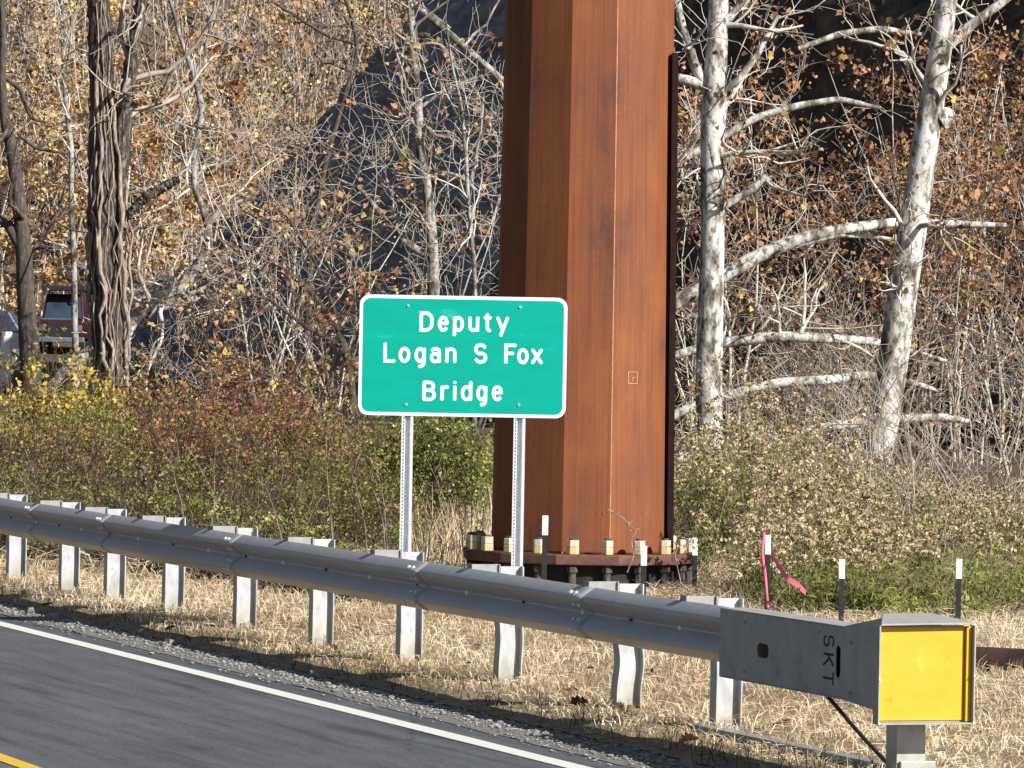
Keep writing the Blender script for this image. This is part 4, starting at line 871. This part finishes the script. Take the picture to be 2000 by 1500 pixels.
# a few dark evergreens high on the slope
for (u, v, d) in ((445, 40, 262), (500, 180, 250)):
    p = P(u, v, d); root = empty('evergreen_tree', (p[0], d, vz(p[0], d)), 'dark green evergreen on the far slope, %s' % ('near the top edge' if v < 100 else 'the lower one'), 'tree')
    Vt, Ft = tubes(np.array([[[p[0], d, vz(p[0], d) - .3], [p[0], d, p[2]], [p[0], d, p[2] + 2]]]), np.array([[.12, .08, .02]]), 6); qmesh('trunk', Vt, Ft, M_barkd, root)
    k = 2200; h = rng.random(k); r = (1 - h) * 1.1 * rng.random(k) ** .5; a = rng.random(k) * 6.28; pos = np.c_[p[0] + r * np.cos(a), d + r * np.sin(a), p[2] - 1.4 + h * 3.2]
    V, F = leaves(pos, .2, .5); qmesh('crown', V, F, M_fir, root, tint=rng.random(k))

# ------------------------------------------------------------------ brush, goldenrod, straw and grass
def stems_field(n, xy, H, lean=.25, K=6, r=.004, droop=0):
    Q = np.zeros((n, K, 3)); Q[:, 0, :2] = xy; Q[:, 0, 2] = 0; dr = norm(np.c_[rng.normal(0, lean, (n, 2)), np.ones(n)])
    for i in range(1, K): dr = norm(dr + rng.normal(size=(n, 3)) * .12 - np.array([0, 0, droop * i / K])); Q[:, i] = Q[:, i - 1] + dr * (H / (K - 1))[:, None]
    return Q, np.full((n, K), r) * np.linspace(1, .5, K)[None]
def sample_uv(n, u0, u1, d0, d1, pw=1.0):
    d = d0 + (d1 - d0) * rng.random(n) ** pw; u = rng.uniform(u0, u1, n); return np.c_[(u - 1000) / FPX * d, d], u
# left bramble bank
nc = 330; cxy, _ = sample_uv(nc, -180, 985, 47.8, 66); n = 1900; ci = rng.integers(0, nc, n); cof = rng.normal(0, .2, (n, 2)); xy = cxy[ci] + cof; u = 1000 + FPX * xy[:, 0] / xy[:, 1]; ch = rng.uniform(.55, 1.25, nc)[ci]; hn = fnoise(xy[:, 0] * 1.5, xy[:, 1] * .5, 12); Ht = (.3 + 1.25 * ss(47.5, 55, xy[:, 1])) * (.5 + .9 * hn) * ch * rng.uniform(.75, 1.15, n) * np.interp(u, [-180, 450, 600, 985], [1.0, 1.0, .95, .85])
Q, Rr = stems_field(n, xy, Ht, .4, 6, .005); Q[:, :, :2] += cof[:, None] * np.linspace(0, 1.6, 6)[None, :, None]; ctint = rng.uniform(-.22, .22, nc)[ci]
Q1, R1 = grow(Q, Rr, 5200, (.15, .5), K=5, rmin=.0035, up=.2)
V, F = cat([tubes(Q, Rr, 3), tubes(Q1, R1, 3)]); tag(qmesh('bramble_stems', V, F, M_twigd), 'brown stems tangled through the bramble bank behind the rail', 'brush', kind='stuff')
nl = 150000; pos = on_paths(Q1, nl, .045, .3); pos[:, 2] = np.maximum(pos[:, 2], .03)
z1 = fnoise(pos[:, 0] * 1.1, pos[:, 2] * 1.8 + pos[:, 1] * .15, 41)
uu = 1000 + FPX * pos[:, 0] / pos[:, 1]; red = np.exp(-((uu - 430) / 170) ** 2) * ss(.75, 1.3, pos[:, 2])
ti = np.clip(-.12 + z1 * .7 + fnoise(pos[:, 0] * 5 + pos[:, 1] * 2, pos[:, 2] * 6, 45) * .62 + rng.normal(0, .1, nl), 0, .9); ti = np.where(rng.random(nl) < red * .45, rng.uniform(.9, 1, nl), ti)
keep = rng.random(nl) < np.clip((fnoise(pos[:, 0] * 2.2 + pos[:, 1] * .8, pos[:, 2] * 3, 52) - .45) * 9, .02, 1); 
V, F = leaves(pos[keep], np.clip(rng.gamma(5, .0075, keep.sum()), .015, .065), .5); tag(qmesh('bramble_leaves', V, F, M_lf_br, tint=ti[keep]), 'green brown and russet leaves covering the bank behind the guardrail', 'brush', kind='stuff')
# shrubs standing out of the bank
def bush(name, label, u, d, vtop, wpx, nleaf, lmat, ls, twig, n1=70):
    b = P(u, 900, d); b = np.array([b[0], d, 0.]); H = P(u, vtop, d)[2]; W = wpx * d / FPX / 2; root = empty(name, b, label, 'shrub')
    n = 14; Q, Rr = stems_field(n, np.tile(b[:2], (n, 1)) + rng.normal(0, W * .3, (n, 2)), np.full(n, H) * rng.uniform(.7, 1, n), .3, 7, .008); Q1, R1 = grow(Q, Rr, n1, (.3, .7), K=6, rmin=.004, t0=.4, up=.3); Q2, R2 = grow(Q1, R1, n1 * 4, (.12, .4), K=5, rmin=.003)
    branches_obj('branches', [(Q, Rr, 5), (Q1, R1, 4), (Q2, R2, 3)], twig, root); pos = on_paths(Q2, nleaf, .05, .2); V, F = leaves(pos, rng.uniform(.6, 1.3, nleaf) * ls, .7); qmesh('foliage', V, F, lmat, root, tint=np.clip(rng.normal(.5, .25, nleaf), 0, 1))
bush('yellow_sapling', 'yellow and orange leaved sapling beneath the crooked dark trunk', 80, 60, 715, 150, 2600, M_lf_yel, .07, M_twig)
bush('russet_bush', 'russet red bush on the bank between vine trunk and sign, left one', 370, 58, 755, 190, 2600, M_lf_red, .045, M_twigd, 150)
bush('russet_bush', 'russet red bush on the bank nearer the sign', 470, 57, 785, 190, 2400, M_lf_red, .045, M_twigd, 130)
bush('olive_bush', 'olive green bush under the sign just left of its right post', 890, 50, 835, 190, 2800, M_lf_gr, .045, M_twigd, 90)
bush('green_bush', 'dark green bush close against the right side of the column', 1365, 48, 965, 110, 2000, M_lf_gr, .035, M_twigd, 90)
# right goldenrod stand
nc = 480; cxy, cu = sample_uv(nc, 1290, 2240, 39.6, 66, 1.15); ex_, _ = sample_uv(170, 1460, 2240, 41.3, 45.5); cxy = np.concatenate([cxy, ex_]); nc = len(cxy); n = 3500; ci = rng.integers(0, nc, n); cof = rng.normal(0, .09, (n, 2)); xy = cxy[ci] + cof; u = 1000 + FPX * xy[:, 0] / xy[:, 1]; ch = rng.uniform(.6, 1.3, nc)
bd = 41.0 + 4.5 * (u < 1450) + .8 * fnoise(xy[:, 0] * 1.5, xy[:, 1] * 0 + .5, 91); ok = (xy[:, 1] > bd) & (np.hypot(xy[:, 0] - cx, xy[:, 1] - cy) > 1.35) & ((u > 1450) | (xy[:, 1] > 47)); xy = xy[ok]; u = u[ok]; cof = cof[ok]; ci = ci[ok]; n = len(xy)
Ht = (.36 + .8 * ss(39.5, 50, xy[:, 1])) * rng.uniform(.85, 1.1, n) * ch[ci] * np.interp(u, [1290, 1400, 1450, 1520, 1590, 1680, 1780, 2240], [1.0, 1.0, 1.5, 1.5, 1.05, .72, .52, .5])
Q, Rr = stems_field(n, xy, Ht, .1, 8, .0035, .02); Q[:, :, :2] += (cof * 1.1)[:, None] * (np.linspace(0, 1, 8) ** 1.5)[None, :, None] * (Ht * 1.6)[:, None, None]
V, F = tubes(Q, Rr, 3); tag(qmesh('goldenrod_stems', V, F, simple('olive_stem', [(.3, (.1, .09, .045)), (.7, (.3, .25, .15))], 5, .8)), 'thin brown stems of the goldenrod stand right of the column', 'weeds', kind='stuff')
nl = 130000; pos = on_paths(Q, nl, .035, .03, .9); ct = fnoise(pos[:, 0] * 2.2, pos[:, 2] * 3 + pos[:, 1] * .4, 9)
gk = rng.random(nl) < np.clip((fnoise(pos[:, 0] * 2.5 + pos[:, 1] * .9, pos[:, 2] * 3, 53) - .42) * 7, .06, 1); pos = pos[gk]; ct = ct[gk]
V, F = leaves(pos, rng.uniform(.04, .1, len(pos)), .2); tag(qmesh('goldenrod_leaves', V, F, M_lf_rod, tint=np.clip(ct * 1.15 - .05 + rng.normal(0, .13, len(pos)), 0, 1)), 'narrow olive leaves of the goldenrod stand right of the column', 'weeds', kind='stuff')
# plumes: several curved spikelets per stalk top, each a string of tufts
tall = np.where(Ht > .5)[0]; sel = tall[rng.integers(0, len(tall), 7000)]; f = rng.random(7000) ** 1.4; top = Q[sel, -1] * (1 - f[:, None] * .8) + Q[sel, -3] * (f[:, None] * .8)
K = 5; sp = np.zeros((7000, K, 3)); sp[:, 0] = top; dr = norm(rng.normal(size=(7000, 3)) * np.array([1, 1, .35]) + np.array([0, 0, .75])); Ls = rng.uniform(.03, .12, 7000) * (1.2 - .5 * (1 - f))
for i in range(1, K): dr = norm(dr - np.array([0, 0, .28])); sp[:, i] = sp[:, i - 1] + dr * (Ls / (K - 1))[:, None]
pos = np.concatenate([sp[:, 1:].reshape(-1, 3)] * 2) + rng.normal(size=(7000 * (K - 1) * 2, 3)) * .007; pt = np.repeat(rng.normal(.5, .2, 7000), K - 1); pt = np.concatenate([pt, pt])
V, F = leaves(pos, rng.uniform(.022, .05, len(pos)), .6); tag(qmesh('goldenrod_plumes', V, F, M_plume, tint=np.clip(pt + rng.normal(0, .1, len(pos)), 0, 1)), 'fluffy tan seed heads topping the goldenrod stand', 'weeds', kind='stuff')
# arching bare canes over the right brush
n = 120; xy, u = sample_uv(n, 1620, 2200, 50, 72); Q, Rr = stems_field(n, xy, rng.uniform(1.4, 3.6, n), .6, 9, .0075, .12); Q1, R1 = grow(Q, Rr, 420, (.3, 1.1), K=5, rmin=.004)
V, F = cat([tubes(Q, Rr, 5), tubes(Q1, R1, 3)]); tag(qmesh('bare_canes', V, F, M_twig), 'grey bare canes arching over the weeds at the right edge', 'canes', kind='stuff')
n = 230; xy, u = sample_uv(n, -180, 2240, 45.5, 60); xy = xy[(u < 960) | (u > 1330)]; n = len(xy); Q, Rr = stems_field(n, xy, rng.uniform(.5, 1.5, n), .16, 8, .0045, .05); Q1, R1 = grow(Q, Rr, 420, (.1, .3), K=5, rmin=.003, up=.35)
V, F = cat([tubes(Q, Rr, 4), tubes(Q1, R1, 3)]); tag(qmesh('dry_stalks', V, F, M_vine), 'bleached dry weed stalks standing through the brush', 'weeds', kind='stuff')
# blades: curved two-quad strips
def blades(xy, L, w, bend, tint, name, label, catg, mat, z0=None):
    n = len(xy); a = rng.random(n) * 6.283; dd = np.c_[np.cos(a), np.sin(a)]; side = np.c_[-dd[:, 1], dd[:, 0], np.zeros(n)]; a2 = rng.random(n) * 6.283; side = np.c_[np.cos(a2), np.sin(a2), rng.normal(0, .5, n)]; side = norm(side) * w[:, None] / 2
    b = np.c_[xy, np.zeros(n) if z0 is None else z0]; m = b + np.c_[dd * (L * bend * .35)[:, None], L * (1 - bend * .35) * .55]; t = m + np.c_[dd * (L * bend * .75)[:, None], L * (1 - bend) * .45 - L * bend * .12]
    V = np.stack([b - side, b + side, m + side * .9, m - side * .9, t + side * .2, t - side * .2], 1).reshape(-1, 3); k = np.arange(n)[:, None] * 6
    F = np.concatenate([k + np.array([[0, 1, 2, 3]]), k + np.array([[3, 2, 4, 5]])], 1).reshape(-1, 4); V[:, 2] = np.maximum(V[:, 2], .004)
    return tag(qmesh(name, V, F, mat, tint=np.repeat(tint, 2)), label, catg, kind='stuff')
def qof(xy): r = xy - W0; return r @ N2
def verge_h(xy): return .02 + .05 * fnoise(xy[:, 0] * 1.3, xy[:, 1] * 1.3, 21)
n = 150000; xy, u = sample_uv(n, -150, 2200, 24.5, 50, .85); q = qof(xy); cl = fnoise(xy[:, 0] * 3.2, xy[:, 1] * 3.2, 61); edge = .84 + .3 * (fnoise(xy[:, 0] * 2, xy[:, 1] * 2, 14) - .5)
keep = (q > edge) & (rng.random(n) < np.clip((cl - .2) * 3, .3, 1) * np.clip((q - edge) * 2.2 + .3, 0, 1)) & (np.hypot(xy[:, 0] - cx, xy[:, 1] - cy) > 1.25); xy = xy[keep]; q = q[keep]; cl = cl[keep]; n = len(xy)
L = rng.uniform(.07, .2, n) * (.55 + .9 * cl) * np.interp(q, [1, 1.8, 4], [.7, 1, 1.15])
blades(xy, L, rng.uniform(.0035, .0075, n), rng.uniform(.35, 1.0, n), np.clip(rng.normal(.05 + .45 * cl + .65 * fnoise(xy[:, 0] * .9, xy[:, 1] * .6, 88), .2, n), 0, 1), 'dry_grass', 'dry straw coloured grass under and behind the guardrail', 'grass', M_straw, verge_h(xy) - .02)
n = 70000; xy, u = sample_uv(n, -150, 2200, 24.5, 46, .8); q = qof(xy); cl = fnoise(xy[:, 0] * 2.3, xy[:, 1] * 2.3, 62); keep = (q > .72 + .3 * rng.random(n)) & (q < 3.2) & (rng.random(n) < np.clip((cl - .36) * 5, .06, 1) * np.exp(-((q - 1.2) / .7) ** 2)); xy = xy[keep]; n = len(xy)
blades(xy, rng.uniform(.03, .1, n), rng.uniform(.003, .007, n), rng.uniform(.1, .7, n), rng.random(n), 'short_grass', 'short green grass and weeds along the gravel edge', 'grass', M_greeng, verge_h(xy) - .02)
# long straw at the foot of the bank and round the column
n = 7000; xy, u = sample_uv(n, -150, 1000, 45.5, 50.5); 
xy2, _ = sample_uv(900, 800, 975, 46.2, 56); xy3, _ = sample_uv(2500, 1270, 1440, 42.2, 46); m3 = np.hypot(xy3[:, 0] - cx, xy3[:, 1] - cy) > 1.15; xy3 = xy3[m3]; xy = np.concatenate([xy, xy2, xy3])
L = np.concatenate([rng.uniform(.2, .5, n), rng.uniform(.35, .95, len(xy2)), rng.uniform(.15, .4, len(xy3))]); bd = np.concatenate([rng.uniform(.5, 1, n), rng.uniform(.05, .5, len(xy2)), rng.uniform(.4, 1, len(xy3))]); n = len(xy)
blades(xy, L, rng.uniform(.005, .011, n), bd, rng.beta(2.5, 2, n), 'long_straw', 'long bleached straw at the foot of the bank and column', 'grass', M_straw)
# dead weeds standing at the gravel edge
n = 420; tq = rng.uniform(-3, 18, n); qq = rng.normal(.95, .12, n); xy = np.array([RF(a, b)[:2] for a, b in zip(tq, qq)]); Q, Rr = stems_field(n, xy, rng.uniform(.04, .2, n), .3, 5, .003); Q1, R1 = grow(Q, Rr, 900, (.02, .07), K=4, rmin=.002, rf=.7)
V, F = cat([tubes(Q, Rr, 3), tubes(Q1, R1, 3)]); tag(qmesh('dead_weeds', V, F, M_twigd), 'small dark dead weeds along the gravel edge', 'weeds', kind='stuff')
# near-black blades, colouring in a shadow band on the grass behind the rail
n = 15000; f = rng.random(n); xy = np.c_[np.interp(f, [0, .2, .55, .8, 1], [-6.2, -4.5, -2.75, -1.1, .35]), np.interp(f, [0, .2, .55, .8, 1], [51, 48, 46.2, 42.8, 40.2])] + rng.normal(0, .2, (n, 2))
blades(xy, rng.uniform(.1, .32, n), rng.uniform(.008, .02, n), rng.uniform(.1, .8, n), rng.random(n), 'shadow_band_blades', 'near-black blades painting a shadow band on the grass behind the posts', 'weeds', leafmat('shadow_band_dark', [(0, (.012, .01, .009)), (.85, (.03, .024, .018)), (1, (.14, .1, .06))], .05))
# weed sprig by the base plate
for (u0, v0, pts, lab) in ((1190, 1110, [(1225, 1118), (1238, 1085), (1232, 1050), (1245, 1040), (1215, 1010), (1190, 998), (1178, 1004)], 'curling dry weed stem before the column base, the taller one'), (1300, 1090, [(1330, 1140), (1318, 1085), (1325, 1062), (1315, 1058)], 'short dry weed at the right end of the base plate')):
    path, r_ = resample([P(a, b, 43.2) for a, b in pts], [.006, .005, .005, .004, .004, .003, .002][:len(pts)], 24); r0_ = empty('dry_weed', tuple(path[0]), lab, 'weed')
    Vt, Ft = tubes(path[None], r_[None], 5); qmesh('stem', Vt, Ft, M_vine, r0_, smooth=True)
    pos = on_paths(path[None], 14, .02, .5); V, F = leaves(pos, .05, .3); qmesh('seed_head', V, F, M_plume, r0_, tint=rng.random(14))['kind'] = 'stuff'
# loose stones: the large ones one by one, the rest as grit
def rock(seed, sub=1):
    bm = bmesh.new(); bmesh.ops.create_icosphere(bm, subdivisions=sub, radius=1); r = np.random.default_rng(seed)
    for v_ in bm.verts: v_.co = Vector((v_.co.x * 1.2, v_.co.y * .9, v_.co.z * .6)) * float(r.uniform(.75, 1.2))
    me = bpy.data.meshes.new('stone'); bm.to_mesh(me); bm.free(); me.materials.append(M_stone); return me
rocks = [rock(k) for k in range(5)]
for k in range(150):
    t = rng.uniform(-3, 17); q = rng.normal(.78, .2) if k % 3 else rng.uniform(.15, .9); s_k = rng.uniform(.012, .026) if k > 26 else rng.uniform(.028, .055)
    o = bpy.data.objects.new('stone', rocks[k % 5]); o.location = RF(t, q, .012 + s_k * .3); o.rotation_euler = (rng.normal(0, .3), rng.normal(0, .3), rng.uniform(0, 6)); o.scale = (s_k,) * 3; C.collection.objects.link(o); o.parent = gravel
base_v = np.array([v_.co for v_ in rocks[0].vertices]); tri = np.array([list(p.vertices) for p in rocks[0].polygons])
n = 8000; tq = rng.uniform(-3.5, 20, n); qq = np.clip(rng.normal(.62, .17, n), .2, 1.15); pos = np.array([RF(a, b, .014) for a, b in zip(tq, qq)]); sz = rng.gamma(2.2, .0022, n) + .002
V = base_v[None] * sz[:, None, None] + pos[:, None]; F = (tri[None] + (np.arange(n) * len(base_v))[:, None, None]).reshape(-1, 3); g = qmesh('gravel_grit', V.reshape(-1, 3), F, M_stone, gravel); g['kind'] = 'stuff'
# fallen oak leaves on the verge
def oakleaf():
    half = [(0, 0), (.12, .1), (.08, .2), (.26, .32), (.14, .42), (.34, .58), (.2, .66), (.26, .84), (.12, .84), (0, 1)]
    outl = half + [(-x, y) for x, y in half[-2:0:-1]]; bm = bmesh.new(); vs = [bm.verts.new((x, y - .5, .25 * abs(x) + .12 * math.sin(y * 4))) for x, y in outl]; c = bm.verts.new((0, 0, -.02))
    for i in range(len(vs)): bm.faces.new([c, vs[i], vs[(i + 1) % len(vs)]])
    me = bpy.data.meshes.new('fallen_leaf'); bm.to_mesh(me); bm.free(); return me
lm = oakleaf(); lmats = [simple('fallen_leaf_%s' % nme, [(.3, c0), (.7, c1)], 9, .8) for nme, c0, c1 in (('dark', (.04, .022, .015), (.09, .045, .03)), ('rust', (.3, .13, .06), (.42, .2, .1)), ('tan', (.42, .26, .14), (.55, .36, .22)))]
lms = []
for m in lmats: c = lm.copy(); c.materials.append(m); lms.append(c)
spots = [(1130, 1372, 0, .13), (1115, 1350, 1, .12), (1345, 1445, 1, .14), (1530, 1415, 1, .12), (1825, 1445, 1, .14), (1870, 1450, 2, .12), (1370, 1250, 0, .06), (1060, 1250, 0, .06), (875, 1215, 0, .06), (900, 1300, 2, .1), (700, 1230, 2, .1), (1290, 1330, 2, .1)]
for k in range(60): spots.append((rng.uniform(60, 1950), 0, rng.integers(0, 3), rng.uniform(.05, .11)))
for (u, v, m, s_k) in spots:
    if v == 0: v = np.interp(u, [0, 1000, 2000], [1110, 1290, 1420]) + rng.uniform(-30, 90)
    p = G(u, v, .07); o = bpy.data.objects.new('fallen_leaf', lms[int(m)]); o.location = p; o.scale = (s_k,) * 3; o.rotation_euler = (rng.normal(.5, .4), rng.normal(0, .5), rng.uniform(0, 6)); C.collection.objects.link(o); o.parent = verge
print('tris', sum(len(o.data.loops) - 2 * len(o.data.polygons) for o in C.objects if o.type == 'MESH'))
